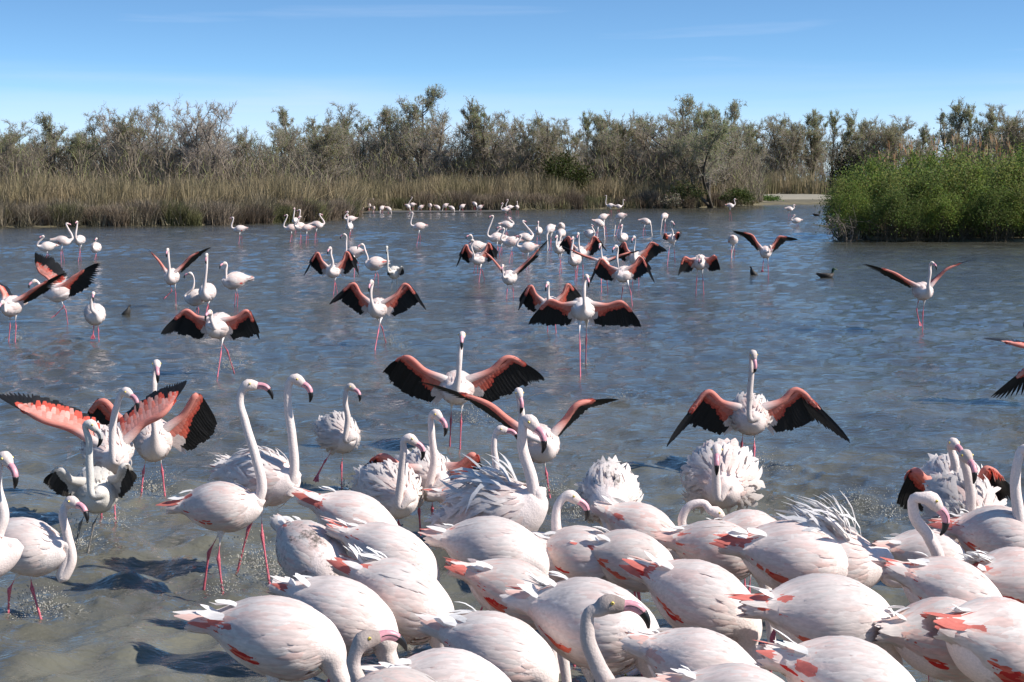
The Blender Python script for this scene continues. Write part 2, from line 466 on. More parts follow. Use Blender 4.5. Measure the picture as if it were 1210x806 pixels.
# ------------------------------------------------------------------ vegetation
vr = np.random.default_rng(7)
LEFT = [(x, y) for x, y in WATERLINE[:10]]; MIDS = [(x, y) for x, y in WATERLINE[11:]]
def shore_at(px, line):
    xs, yy = zip(*line)
    o = np.argsort(xs)
    py = np.interp(px, np.array(xs)[o], np.array(yy)[o])
    d = np.stack([np.asarray((px - 605.0) / FPX), np.full_like(px, _f[1]) + (403 - py) / FPX * _u[1], np.full_like(px, _f[2]) + (403 - py) / FPX * _u[2]], -1)
    return CAM + d * (-CAMH / d[..., 2:3])

def blades(base, h, w, lean, c0, c1, curl=0.25, seg=2, az=None):
    n = len(base)
    az = vr.uniform(0, 6.283, n) if az is None else az; fa = vr.uniform(-1.1, 1.1, n)
    side = np.stack([np.cos(fa), np.sin(fa), 0 * fa], -1)
    ld = np.stack([np.cos(az), np.sin(az), 0 * az], -1)
    V, C = [], []
    for k in range(seg + 1):
        t = k / seg
        c = base + np.array([0, 0, 1.0]) * (h * t * (1 - 0.25 * curl * t * lean))[:, None] + ld * (lean * h * (0.5 * t + 0.5 * t * t))[:, None]
        ww = (w * (1 - 0.85 * t ** 1.5))[:, None] * 0.5
        V.append(c - side * ww); V.append(c + side * ww)
        cc = c0 * (1 - t) + c1 * t
        C.append(cc); C.append(cc)
    V = np.stack(V, 1).reshape(-1, 3); C = np.stack(C, 1).reshape(-1, 3)
    m = 2 * (seg + 1)
    q = np.array([[2 * k, 2 * k + 1, 2 * k + 3, 2 * k + 2] for k in range(seg)])
    Fq = (np.arange(n)[:, None, None] * m + q[None]).reshape(-1, 4)
    return V, Fq, C

TAN = np.array([0.34, 0.255, 0.15]); OLIVE = np.array([0.165, 0.165, 0.07]); GREYB = np.array([0.23, 0.185, 0.135]); STRAW = np.array([0.40, 0.31, 0.19]); RUST = np.array([0.30, 0.15, 0.07])
def pnoise(x, s, ph=0.0):
    return 0.5 + 0.25 * np.sin(x * s + ph) + 0.25 * np.sin(x * s * 2.7 + 1.7 + ph)

def reed_bed(name, label, line, x0, x1, n, o0, o1, hmin, hmax, mix, wid=0.055, prof=None, lean=0.12):
    nc = max(8, n // 45)                       # the blades grow in clumps of their own height, tone and lean
    ci = vr.integers(0, nc, n)
    cpx = vr.uniform(x0, x1, nc); co = o0 + (o1 - o0) * vr.random(nc)
    px = np.clip(cpx[ci] + vr.normal(0, 3.2, n), x0 - 4, x1)
    b = shore_at(px, line)
    o = np.clip(co[ci] + vr.normal(0, 0.7, n), o0 * 0.6, o1 + 2)
    ch_ = vr.uniform(0.62, 1.12, nc)[ci]; ct_ = vr.uniform(0.6, 1.3, nc)[ci][:, None]; ca_ = vr.uniform(0, 6.28, nc)[ci] + vr.normal(0, 0.9, n); cl2 = vr.uniform(0.5, 1.7, nc)[ci]
    b = b + np.stack([0 * o, o, 0 * o], -1)
    b[:, 2] = np.interp(o, [0, 3, 12], [0.02, 0.24, 0.38])
    pn = pnoise(px + vr.normal(0, 6, n), 0.055) ; pn2 = pnoise(px, 0.021, 2.0)
    h = vr.uniform(hmin, hmax, n) * (0.78 + 0.34 * pn2) * ch_
    if prof is not None: h = h * np.interp(px, prof[0], prof[1])
    a, bcol, c = mix
    k = vr.random(n)
    sel = np.clip(pn * 1.2 - 0.1 + vr.normal(0, 0.25, n), 0, 1)[:, None]
    tip = a * sel + bcol * (1 - sel)
    pt = np.clip(1.3 * pnoise(px + 3 * o, 0.035, 4.0) - 0.2, 0, 1)[:, None]
    tip = np.where((k < 0.22)[:, None], c, tip) * vr.uniform(0.7, 1.25, (n, 1)) * ct_
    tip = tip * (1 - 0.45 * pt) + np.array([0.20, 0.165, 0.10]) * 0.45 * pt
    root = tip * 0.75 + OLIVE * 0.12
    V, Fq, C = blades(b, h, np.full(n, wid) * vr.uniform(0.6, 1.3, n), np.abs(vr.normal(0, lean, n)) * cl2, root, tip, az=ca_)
    o_ = mesh_obj(name, V, Fq, M_REED, None, C, smooth=False, kind='stuff')
    o_['label'] = label; o_['category'] = 'reeds'
    return o_

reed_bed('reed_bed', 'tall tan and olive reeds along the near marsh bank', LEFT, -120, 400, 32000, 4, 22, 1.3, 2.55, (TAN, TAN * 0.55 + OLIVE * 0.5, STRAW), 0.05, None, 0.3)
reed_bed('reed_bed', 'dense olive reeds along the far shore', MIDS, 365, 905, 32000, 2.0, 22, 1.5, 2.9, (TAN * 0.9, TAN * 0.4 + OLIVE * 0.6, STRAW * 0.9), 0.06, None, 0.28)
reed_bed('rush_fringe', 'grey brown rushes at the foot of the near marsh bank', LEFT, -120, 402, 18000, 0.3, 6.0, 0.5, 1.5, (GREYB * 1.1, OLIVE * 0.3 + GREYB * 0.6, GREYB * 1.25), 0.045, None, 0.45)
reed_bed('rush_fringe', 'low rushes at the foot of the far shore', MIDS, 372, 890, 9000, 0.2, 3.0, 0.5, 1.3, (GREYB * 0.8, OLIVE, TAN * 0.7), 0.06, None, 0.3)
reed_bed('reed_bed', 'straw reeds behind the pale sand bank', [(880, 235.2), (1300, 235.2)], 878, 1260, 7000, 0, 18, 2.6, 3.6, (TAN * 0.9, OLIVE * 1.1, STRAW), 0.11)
# grey-brown brushwood behind the reeds, one tangled mass
def brushwood(n, x0, x1, ya, yb, h0, h1, label, colr):
    px = vr.uniform(x0, x1, n); Yd = vr.uniform(ya, yb, n)
    b = np.stack([(px - 605) / FPX * Yd, Yd, np.full(n, 0.4)], -1)
    h = vr.uniform(h0, h1, n) * (0.65 + 0.6 * pnoise(px, 0.045, 0.7))
    b[:, 2] += vr.random(n) ** 1.2 * h * 0.9
    cc = colr * vr.uniform(0.55, 1.4, (n, 1))
    g = vr.random(n) < 0.2; cc[g] = OLIVE * 1.5 * vr.uniform(0.7, 1.3, (g.sum(), 1))
    V, Fq, C = blades(b, vr.uniform(0.4, 1.3, n), np.full(n, 0.045), np.abs(vr.normal(0.5, 0.7, n)), cc, cc * 1.15)
    o_ = mesh_obj('brushwood', V, Fq, M_REED, None, C, smooth=False, kind='stuff'); o_['label'] = label; o_['category'] = 'brushwood'
brushwood(38000, -90, 392, 118, 150, 2.4, 4.8, 'grey brown leafless brushwood behind the near marsh reeds', GREYB)
brushwood(46000, 385, 900, 165, 200, 2.8, 5.8, 'grey brown leafless brushwood behind the far reeds', GREYB * 0.95)
brushwood(18000, 860, 1300, 262, 300, 5.0, 8.0, 'grey brown brushwood beyond the sand bank', GREYB * 1.05)

def ribbon_set(A, B, wa, wb):
    """flat twigs from A to B"""
    d = B - A
    s = np.cross(d, vr.normal(0, 1, d.shape)); s /= np.linalg.norm(s, axis=1)[:, None] + 1e-9
    V = np.stack([A - s * wa[:, None], A + s * wa[:, None], B + s * wb[:, None], B - s * wb[:, None]], 1)
    return V.reshape(-1, 3), np.arange(len(A) * 4).reshape(-1, 4)

def leaf_set(P, size, colr):
    n = len(P)
    a = vr.normal(0, 1, (n, 3)); a /= np.linalg.norm(a, axis=1)[:, None]
    b = np.cross(a, vr.normal(0, 1, (n, 3))); b /= np.linalg.norm(b, axis=1)[:, None] + 1e-9
    s = size[:, None]
    V = np.stack([P, P + a * s * 0.5 + b * s * 0.32, P + a * s, P + a * s * 0.5 - b * s * 0.32], 1).reshape(-1, 3)
    return V, np.arange(n * 4).reshape(-1, 4), np.repeat(colr, 4, axis=0)

def make_tree(name, label, seed, H, stems, spread, leafy, leafc, slender=0.0, barkc=(0.27, 0.225, 0.18), group='trees', dens=1.0, bend=0.0):
    r = np.random.default_rng(seed)
    root = empty(name, (0, 0, 0), label, 'tree', group)
    tb, cb = Bag(), Bag()
    l2a, l2b, l3a, l3b = [], [], [], []
    tips = []
    for s_ in range(stems):
        az = r.uniform(0, 6.28); lean = spread * r.uniform(0.3, 1.0)
        hh = H * r.uniform(0.75, 1.0)
        p = np.array([r.normal(0, 0.12), r.normal(0, 0.12), -0.25]); d = unit([math.cos(az) * lean + bend, math.sin(az) * lean, 1.0])
        pts = [p]
        for k in range(6):
            d = unit(d + r.normal(0, 0.13 + 0.1 * spread, 3) + np.array([0, 0, 0.10 + 0.25 * slender]))
            p = p + d * hh / 6; pts.append(p)
        pts = np.array(pts)
        r0 = H * 0.019 * (1.35 if stems < 3 else 1.0)
        Vt, Ft = tube(pts, np.linspace(r0, r0 * 0.16, 7), 6, 14)
        tb.add(Vt, Ft, np.array(barkc) * r.uniform(0.35, 0.6))
        sm = hermite(np.column_stack([pts]), 40)
        for b_ in range(int(14 * dens)):
            t = r.uniform(0.22, 1.0); q = sm[int(t * 39)]
            az2 = r.uniform(0, 6.28); L1 = H * (0.42 - 0.25 * t) * r.uniform(0.6, 1.2) * (1 - 0.45 * slender)
            dd = unit(np.array([math.cos(az2), math.sin(az2), 0]) * (0.9 - 0.5 * slender) + np.array([0, 0, 0.75 + 0.6 * slender]))
            bp_ = [q]
            for k in range(4):
                dd = unit(dd + r.normal(0, 0.22, 3) + np.array([0, 0, 0.08])); bp_.append(bp_[-1] + dd * L1 / 4)
            bp_ = np.array(bp_)
            Vt, Ft = tube(bp_, np.linspace(r0 * 0.36 * (1.1 - t * 0.6), r0 * 0.05, 5), 4, 8)
            tb.add(Vt, Ft, np.array(barkc) * r.uniform(0.5, 0.8))
            sb2 = hermite(bp_, 20)
            k2 = 9; i2 = r.integers(4, 20, k2)
            A = sb2[i2]; D2 = r.normal(0, 1, (k2, 3)) * (0.7 - 0.3 * slender) + dd * 0.7 + np.array([0, 0, 0.5]); D2 /= np.linalg.norm(D2, axis=1)[:, None]
            B2 = A + D2 * (L1 * 0.45 * r.uniform(0.5, 1.1, k2))[:, None]
            l2a.append(A); l2b.append(B2)
            k3 = 10
            tt = r.uniform(0.2, 1.0, (k2, k3, 1)); A3 = A[:, None] + (B2 - A)[:, None] * tt
            D3 = r.normal(0, 1, (k2, k3, 3)) * 0.75 + D2[:, None] * 0.8 + np.array([0, 0, 0.35]); D3 /= np.linalg.norm(D3, axis=2)[..., None]
            B3 = A3 + D3 * (L1 * 0.22 * r.uniform(0.5, 1.2, (k2, k3, 1)))
            l3a.append(A3.reshape(-1, 3)); l3b.append(B3.reshape(-1, 3))
    A, B2 = np.vstack(l2a), np.vstack(l2b)
    V, Fq = ribbon_set(A, B2, np.full(len(A), H * 0.0022), np.full(len(A), H * 0.0012)); cb.add(V, Fq, np.array(barkc) * 1.25)
    A, B3 = np.vstack(l3a), np.vstack(l3b)
    V, Fq = ribbon_set(A, B3, np.full(len(A), H * 0.0019), np.full(len(A), H * 0.0009)); cb.add(V, Fq, np.array(barkc) * 1.55)
    # leaves: thicker high in the crown, in clumps
    zt = (B3[:, 2] / H)
    pr = np.clip(leafy * np.interp(zt, [0.15, 0.45, 0.9], [0.15, 0.7, 1.3]) * (0.55 + 0.9 * (np.sin(B3[:, 0] * 1.9 / (H / 9) + seed) * np.sin(B3[:, 1] * 2.1 / (H / 9) + 1.3 * B3[:, 2] / (H / 9)) > -0.1)), 0, 1.5)
    nl = r.poisson(pr * 7.5)
    idx = np.repeat(np.arange(len(B3)), nl)
    tt = r.uniform(0.2, 1.1, (len(idx), 1))
    P = A[idx] + (B3 - A)[idx] * tt + r.normal(0, H * 0.006, (len(idx), 3))
    cl_ = np.array(leafc) * r.uniform(0.6, 1.45, (len(idx), 1)) * (1 + r.normal(0, 0.08, (len(idx), 3)))
    trunk = tb.obj('trunk', M_BARK, root)
    if len(idx):
        V, Fq, C = leaf_set(P, H * r.uniform(0.0055, 0.0115, len(idx)), np.clip(cl_, 0.005, 1)); cb.add(V, Fq, C)
    crown = cb.obj('crown', M_LEAF, root, smooth=False)
    return root

def copy_tree(o, loc, rz, sc, label=None):
    c = o.copy(); col.objects.link(c)
    for ch in o.children:
        d = ch.copy(); col.objects.link(d); d.parent = c
    c.location = loc; c.rotation_euler = (0, 0, rz); c.scale = (sc, sc, sc)
    if label: c['label'] = label
    return c

OLV = (0.27, 0.295, 0.12); PALE = (0.30, 0.325, 0.155); DKG = (0.06, 0.085, 0.03)
KINDS = [
    make_tree('tamarisk_tree', 'bushy many-stemmed tree with thin olive foliage', 1, 10, 5, 0.6, 0.22, OLV),
    make_tree('tamarisk_tree', 'wide pale green tree with forking dark limbs', 2, 10, 4, 0.85, 0.32, PALE),
    make_tree('bare_tree', 'leafless grey twiggy tree', 3, 10, 5, 0.6, 0.05, OLV, barkc=(0.33, 0.28, 0.235), dens=1.25),
    make_tree('bare_tree', 'nearly leafless brownish tree with a few green tips', 4, 10, 4, 0.8, 0.1, OLV, barkc=(0.31, 0.255, 0.205), dens=1.2),
    make_tree('slender_tree', 'slender upright tree with feathery green top', 5, 10, 3, 0.3, 0.5, PALE, slender=0.45),
    make_tree('slender_tree', 'narrow wispy tree with loose olive leaves', 6, 10, 3, 0.3, 0.4, OLV, slender=0.4),
    make_tree('tamarisk_tree', 'dense mid-green tree with rounded crown', 8, 10, 5, 0.6, 0.40, (0.28, 0.285, 0.13)),
]
used = [False] * len(KINDS)
LAB0 = [o['label'] for o in KINDS]
def put_tree(kind, px, Y, top_y, sink=0.0):
    z = at_depth(px, top_y, Y)[2]
    sc = (z - 0.3) / 9.6
    lab = LAB0[kind] + (' behind the near marsh reeds' if Y < 160 and px < 392 else ' behind the far reeds' if Y < 230 else ' beyond the sand bank and leafy island')
    grp = 'trees behind the near marsh' if Y < 160 and px < 392 else 'trees behind the far reeds' if Y < 230 else 'trees beyond the sand bank'
    x = (px - 605.0) / FPX * Y
    if not used[kind]:
        used[kind] = True
        o = KINDS[kind]; o.location = (x, Y, 0.3); o.rotation_euler = (0, 0, vr.uniform(0, 6.28)); o.scale = (sc, sc, sc)
        o['label'] = lab; o['group'] = grp
        return o
    o = copy_tree(KINDS[kind], (x, Y, 0.3), vr.uniform(0, 6.28), sc, lab); o['group'] = grp
    return o
# (kind, px, top px)
TREES = [(2, -40, 158), (6, -12, 146), (0, 25, 150), (1, 58, 139), (4, 90, 157), (0, 122, 142), (2, 150, 134), (0, 178, 130), (3, 205, 140), (2, 238, 126), (2, 270, 160), (0, 318, 152), (1, 350, 132), (6, 385, 140),
         (0, 412, 130), (1, 446, 131), (5, 478, 136), (1, 506, 106), (3, 530, 140), (5, 556, 118), (0, 585, 139), (3, 612, 136), (6, 640, 132), (0, 668, 146), (4, 695, 130), (1, 715, 140), (6, 742, 131), (3, 768, 150), (0, 792, 136),
         (1, 822, 117), (1, 852, 124), (5, 885, 145), (0, 905, 142), (6, 930, 134), (4, 953, 129), (4, 985, 129), (5, 1012, 142), (6, 1035, 136), (0, 1062, 143), (5, 1085, 147),
         (2, 1108, 176), (5, 1136, 118), (4, 1152, 122), (0, 1178, 130), (6, 1205, 128), (1, 1240, 130)]
for kd, px, ty in TREES:
    base = 128 if px < 392 else (172 if px < 880 else 275)
    if px >= 1000: base = 285
    put_tree(kd, px, base + vr.uniform(-5, 8), ty)
# a second, lower rank fills the gaps behind
for i in range(34):
    px = -50 + i * 39 + vr.uniform(-12, 12)
    base = 150 if px < 380 else (198 if px < 880 else 300)
    put_tree(int(vr.choice([0, 2, 3, 6, 2, 3])), px, base + vr.uniform(-4, 8), 158 + vr.uniform(-6, 14))
# dark leaning tree on the point by the sand bank, its foliage reaching the water
o_ = make_tree('leaning_tree', 'spreading tree with crooked leaning dark trunk beside the pale sand bank', 21, 10, 4, 1.0, 0.75, PALE, bend=-0.3, group='trees on the point', dens=1.3)
z = at_depth(835, 128, 160)[2]; sc = (z - 0.3) / 8.6
o_.location = ((838 - 605) / FPX * 160, 160, 0.3); o_.scale = (sc * 0.95, sc * 0.95, sc)

def make_shrub(name, label, seed, H, W, n, leafc, size, group=None, stems=True, dark=1.0, cat='shrub', clump=26):
    r = np.random.default_rng(seed)
    root = empty(name, (0, 0, 0), label, cat, group)
    # clump centres over a dome, leaves gathered round them
    u = r.normal(0, 1, (clump, 3)); u /= np.linalg.norm(u, axis=1)[:, None]; u[:, 2] = np.abs(u[:, 2])
    cen = u * np.array([W, W, H * 0.62]) * r.uniform(0.45, 0.98, (clump, 1)) + np.array([0, 0, H * 0.30])
    ci = r.integers(0, clump, n)
    P = cen[ci] + r.normal(0, 1, (n, 3)) * np.array([W, W, H * 0.7]) * 0.17 * r.uniform(0.5, 1.5, (clump, 1))[ci]
    P = P[P[:, 2] > 0.05]
    k = len(P)
    C = np.array(leafc) * r.uniform(0.55, 1.5, (k, 1)) * (1 + r.normal(0, 0.10, (k, 3)))
    sb = Bag()
    A = np.column_stack([r.normal(0, W * 0.25, clump * 3), r.normal(0, W * 0.25, clump * 3), np.full(clump * 3, -0.2)])
    Bq = np.repeat(cen, 3, axis=0) + r.normal(0, W * 0.1, (clump * 3, 3))
    Mid = (A + Bq) / 2 + r.normal(0, W * 0.08, A.shape)
    V, Fq = ribbon_set(A, Mid, np.full(len(A), H * 0.006), np.full(len(A), H * 0.004)); sb.add(V, Fq, np.array([0.11, 0.085, 0.055]))
    V, Fq = ribbon_set(Mid, Bq, np.full(len(A), H * 0.004), np.full(len(A), H * 0.002)); sb.add(V, Fq, np.array([0.13, 0.10, 0.065]))
    sb.obj('stems', M_BARK, root)
    V, Fq, C = leaf_set(P, size * r.uniform(0.6, 1.4, k), np.clip(C, 0.004, 1))
    lb = Bag(); lb.add(V, Fq, C); lb.obj('foliage', M_LEAF, root, smooth=False)
    return root

# leafy island to the right
GB = (0.165, 0.21, 0.045); GB2 = (0.115, 0.15, 0.04); GB3 = (0.20, 0.225, 0.065)
isl_v = []
for i, (px, py) in enumerate([(1006, 282), (1020, 284), (1050, 286), (1120, 287), (1300, 289), (1600, 291)]):
    q = on_plane(px, py); isl_v.append(q + np.array([0.4, 1.2, -0.35])); isl_v.append(q + np.array([0.6, 1.9, 0.10])); isl_v.append(q + np.array([0.6, 14, 0.3]))
struct(mesh_obj('island_ground', isl_v, np.array([[3 * i + a, 3 * i + 3 + a, 3 * i + 4 + a, 3 * i + 1 + a] for i in range(5) for a in (0, 1)]), M_SOIL))
SH = [make_shrub('leafy_shrub', 'bright green leafy shrub on the island', 31, 3.0, 1.5, 9000, GB, 0.08, 'shrubs of the leafy island'),
      make_shrub('leafy_shrub', 'darker green leafy shrub on the island', 32, 3.0, 1.5, 9000, GB2, 0.08, 'shrubs of the leafy island'),
      make_shrub('leafy_shrub', 'yellowish green leafy shrub on the island', 33, 3.0, 1.5, 9000, GB3, 0.08, 'shrubs of the leafy island')]
us = [0, 0, 0]
def put_shrub(k, px, Y, h, wsc=1.0):
    x = (px - 605) / FPX * Y
    o = SH[k]
    if us[k]: o = copy_tree(o, (0, 0, 0), 0, 1)
    us[k] = 1
    o['label'] = ['bright green', 'darker green', 'yellowish green'][k] + (' low leafy shrub overhanging the water on the island' if Y < 71.5 else ' leafy shrub in the middle of the island' if Y < 75.5 else ' tall leafy shrub under the plumed reeds at the back of the island')
    o.location = (x, Y, 0.15); o.rotation_euler = (0, 0, vr.uniform(0, 6.28)); o.scale = (h / 3 * wsc, h / 3 * wsc, h / 3)
for k, px, Y, h, ws in [(0, 1006, 70.8, 2.3, 0.75), (2, 998, 73.5, 2.6, 0.75), (0, 1190, 70.2, 1.9, 1.0), (2, 1235, 70.2, 1.9, 1.0), (1, 1048, 70.3, 2.2, 1.0), (0, 1110, 70.4, 2.2, 1.0), (1, 1172, 70.3, 2.3, 1.0), (2, 1215, 70.4, 2.4, 1.0), (1, 1140, 70.6, 1.7, 1.0), (1, 1080, 70.2, 1.6, 1.0), (0, 1030, 74, 3.3, 0.9), (2, 1062, 72.5, 2.9, 1.0), (1, 1085, 72.2, 3.0, 1.0), (0, 1100, 75, 3.6, 1.0), (2, 1130, 73, 3.3, 1.0), (0, 1158, 72.3, 3.0, 1.0), (1, 1180, 74, 3.7, 1.0), (2, 1205, 72.6, 3.4, 1.0), (0, 1235, 73, 3.7, 1.0),
        (1, 1040, 77, 3.6, 1.0), (0, 1075, 79, 3.7, 1.1), (2, 1150, 78, 3.9, 1.1), (0, 1200, 79, 4.0, 1.1), (1, 1262, 76, 3.8, 1.1), (1, 1120, 81, 3.7, 1.1), (1, 1020, 80, 3.0, 1.0), (0, 1290, 73, 3.8, 1.1)]:
    put_shrub(k, px, Y, h, ws)
ISL = [(980, 276), (1000, 284), (1060, 286), (1300, 289)]
# plumed reeds over the island
n_ = 120
px = vr.uniform(1020, 1290, n_); Yd = vr.uniform(78, 84, n_)
b_ = np.stack([(px - 605) / FPX * Yd, Yd, np.full(n_, 0.2)], -1)
hh = vr.uniform(3.3, 4.5, n_) * np.interp(px, [1020, 1090, 1290], [0.86, 1.0, 1.0])
V1, F1, C1 = blades(b_, hh, np.full(n_, 0.03), np.abs(vr.normal(0, 0.05, n_)), np.tile(GREYB, (n_, 1)), np.tile(STRAW, (n_, 1)))
bag = Bag(); bag.add(V1, F1, C1)
tp = V1.reshape(n_, 6, 3)[:, 4]; md = V1.reshape(n_, 6, 3)[:, 2]
dirp = tp - md; dirp /= np.linalg.norm(dirp, axis=1)[:, None]
for k in range(4):
    P0 = tp - dirp * 0.28; d = dirp + vr.normal(0, 0.12, dirp.shape)
    V_, F_ = fan(P0, d, unit(np.array([0.3, -1, 0.2])) * np.ones((n_, 1)) + vr.normal(0, 0.4, (n_, 3)), vr.uniform(0.35, 0.55, n_), np.full(n_, 0.034), np.full(n_, 0.1), 2)
    bag.add(V_, F_, np.repeat(np.where(vr.random((n_, 1)) < 0.5, RUST[None] * 1.2, STRAW[None]), 9, axis=0))
o_ = bag.obj('plumed_reeds', M_REED, None, smooth=False, kind='stuff'); o_['label'] = 'orange-plumed dry reeds rising over the leafy island'; o_['category'] = 'reeds'

# single shrubs at the shores
def one_shrub(name, label, px, Y, top_y, wpx, n, c, size, seed, base_z=0.3, group=None, clump=26):
    x = (px - 605) / FPX * Y; H = at_depth(px, top_y, Y)[2] - base_z
    o = make_shrub(name, label, seed, H, wpx / 2 / FPX * Y, n, c, size, group, clump=clump)
    o.location = (x, Y, base_z)
one_shrub('evergreen_shrub', 'round dark olive evergreen shrub among the far reeds', 666, 163, 178, 62, 4200, (0.055, 0.065, 0.018), 0.22, 41)
one_shrub('dark_bush', 'dark brown-black bush beyond the sand bank', 1003, 240, 168, 46, 3200, (0.025, 0.024, 0.015), 0.3, 42)
one_shrub('dark_bush', 'low green shore bush under the leaning tree', 870, 158, 222, 40, 2200, (0.075, 0.095, 0.025), 0.14, 43)
one_shrub('shore_bush', 'olive shore bush with pale twigs left of the sand bank tree', 812, 157, 212, 44, 2200, (0.085, 0.095, 0.035), 0.15, 44)
one_shrub('pale_bush', 'pale leafless shore bush by the far waterline', 792, 153, 226, 30, 500, (0.22, 0.19, 0.13), 0.14, 45, 0.1)
one_shrub('green_bush', 'bright green low bush beside the sand bank', 905, 186, 231, 34, 1600, (0.10, 0.16, 0.035), 0.16, 46, 0.3)
def make_tussock(name, label, seed, H, W, n, c, size, group, cat='tussock'):
    root = empty(name, (0, 0, 0), label, cat, group)
    r = np.random.default_rng(seed)
    a = r.uniform(0, 6.28, n); rr = np.sqrt(r.random(n)) * W * 0.75
    b = np.stack([np.cos(a) * rr, np.sin(a) * rr, np.full(n, -0.1)], -1)
    h = H * (1.05 - 0.55 * (rr / W) ** 2) * r.uniform(0.6, 1.1, n)
    cc = np.array(c) * r.uniform(0.6, 1.4, (n, 1))
    V, Fq, C = blades(b, h, np.full(n, 0.045), np.abs(r.normal(0.35, 0.25, n)), cc * 0.7, cc)
    mesh_obj('grass_blades', V, Fq, M_REED, root, C, smooth=False, kind='stuff')
    return root
TUS = [make_tussock('tussock', 'rounded grey brown tussock at the water edge of the marsh', 51 + i, 1.25, 1.1, 1100, c, 0.13, 'tussocks along the marsh edge', cat='tussock') for i, c in enumerate([(0.25, 0.195, 0.14), (0.16, 0.155, 0.07), (0.20, 0.15, 0.105)])]
TUS[1]['label'] = 'rounded olive green tussock at the water edge of the marsh'
TUS[2]['label'] = 'rounded dark brown tussock at the water edge of the marsh'
first = [1, 1, 1]
for i in range(34):
    px = -30 + i * 12.6 + vr.uniform(-4, 4); k = int(vr.integers(0, 3))
    q = shore_at(np.array([px]), LEFT)[0] + np.array([0, vr.uniform(0.7, 2.2), 0.05])
    o = TUS[k] if first[k] else copy_tree(TUS[k], (0, 0, 0), 0, 1)
    first[k] = 0
    s_ = vr.uniform(0.75, 1.25); o.location = q; o.rotation_euler = (0, 0, vr.uniform(0, 6)); o.scale = (s_ * 1.1, s_, s_)
for tx_, ty_ in [(398, 259.5), (404, 257.6), (392, 256), (384, 254.6), (376, 253.4), (410, 256)]:
    copy_tree(TUS[int(vr.integers(0, 3))], on_plane(tx_, ty_) + np.array([0, 0.6, 0.03]), vr.uniform(0, 6), vr.uniform(0.9, 1.3))
for i in range(26):
    px = 410 + i * 18 + vr.uniform(-6, 6); k = int(vr.integers(0, 3))
    q = shore_at(np.array([px]), MIDS)[0] + np.array([0, vr.uniform(0.8, 2.0), 0.05])
    o = copy_tree(TUS[k], q, vr.uniform(0, 6), vr.uniform(0.8, 1.5), ['rounded grey brown tussock under the far reeds', 'rounded olive green tussock under the far reeds', 'rounded dark brown tussock under the far reeds'][k])
    o['group'] = 'tussocks along the far shore'

# ------------------------------------------------------------------ the flamingo
BODY = np.array([  # x, z centre, half width, half height up, half height down
    [-0.30, 0.050, 0.012, 0.010, 0.012], [-0.255, 0.044, 0.048, 0.036, 0.050], [-0.18, 0.030, 0.098, 0.088, 0.100],
    [-0.09, 0.014, 0.140, 0.134, 0.134], [0.01, 0.004, 0.154, 0.148, 0.150], [0.09, 0.000, 0.146, 0.134, 0.146],
    [0.155, 0.000, 0.116, 0.102, 0.118], [0.205, 0.010, 0.078, 0.068, 0.082], [0.24, 0.028, 0.052, 0.048, 0.056]])
_px = np.linspace(-0.30, 0.24, 60)
_prof = np.array([hermite(np.column_stack([BODY[:, 0], BODY[:, 0]*0, BODY[:, 0]*0, BODY[:, 1:]]), 60)])[0]
PX, PZ, PW, PU, PD = _prof[:, 0], _prof[:, 3], _prof[:, 4], _prof[:, 5], _prof[:, 6]

def surf(x, phi):
    xe = np.clip(x, -0.27, 0.24)
    zc = np.interp(xe, PX, PZ); w = np.maximum(np.interp(xe, PX, PW), 0.022); hu = np.maximum(np.interp(xe, PX, PU), 0.016); hd = np.maximum(np.interp(xe, PX, PD), 0.02)
    h = np.where(np.sin(phi) > 0, hu, hd)
    p = np.stack([x, w * np.cos(phi), zc + h * np.sin(phi)], -1)
    dr = (np.interp(xe + 0.01, PX, PW) - np.interp(xe - 0.01, PX, PW)) / 0.02
    n = np.stack([-dr * (xe > -0.26), np.cos(phi) / w * 0.1, np.sin(phi) / h * 0.1], -1)
    n /= np.linalg.norm(n, axis=-1)[..., None] + 1e-9
    t = np.stack([0 * x, -np.sin(phi) * w, np.cos(phi) * h], -1)
    t /= np.linalg.norm(t, axis=-1)[..., None] + 1e-9
    return p, n, t

def coat(x0, phi, length, width, ang, off, skew, seg, droop=1.0, soft=False):
    """feathers that lie on the body, rooted at (x0, phi), pointing to the tail, lifted by ang"""
    t = np.linspace(0, 1, seg + 1)[None, :]
    l = length[:, None] * t
    al = np.cos(ang)[:, None] * l
    out = off[:, None] * np.clip(t * 3.2, 0, 1) + np.sin(ang)[:, None] * l - droop * np.sin(ang)[:, None] ** 2 * l * t * 0.35
    xx = x0[:, None] - al
    ph = phi[:, None] + skew[:, None] * al / 0.12
    p, n, s = surf(xx, ph)
    V, F = ribbons(p + n * out[..., None], s, n, width)
    ca, sa = np.cos(ang)[:, None, None], np.sin(ang)[:, None, None]
    ne = n + np.array([1.0, 0, 0]) * sa * 0.3 if soft else n * ca + np.array([1.0, 0, 0]) * sa
    kk = 0.12 if soft else 0.22
    nm = np.stack([ne - s * kk, ne, ne + s * kk], 2)
    nm /= np.linalg.norm(nm, axis=-1)[..., None]
    return V, F, nm.reshape(-1, 3)

WHITE = np.array([0.85, 0.765, 0.715]); PINK = np.array([0.84, 0.565, 0.495]); CORAL = np.array([0.80, 0.185, 0.12]); RED = np.array([0.64, 0.05, 0.042])
NECKC = np.array([0.78, 0.655, 0.60]); LEGC = np.array([0.60, 0.13, 0.17]); BLACK = np.array([0.010, 0.009, 0.009]); GREY = np.array([0.72, 0.665, 0.60])

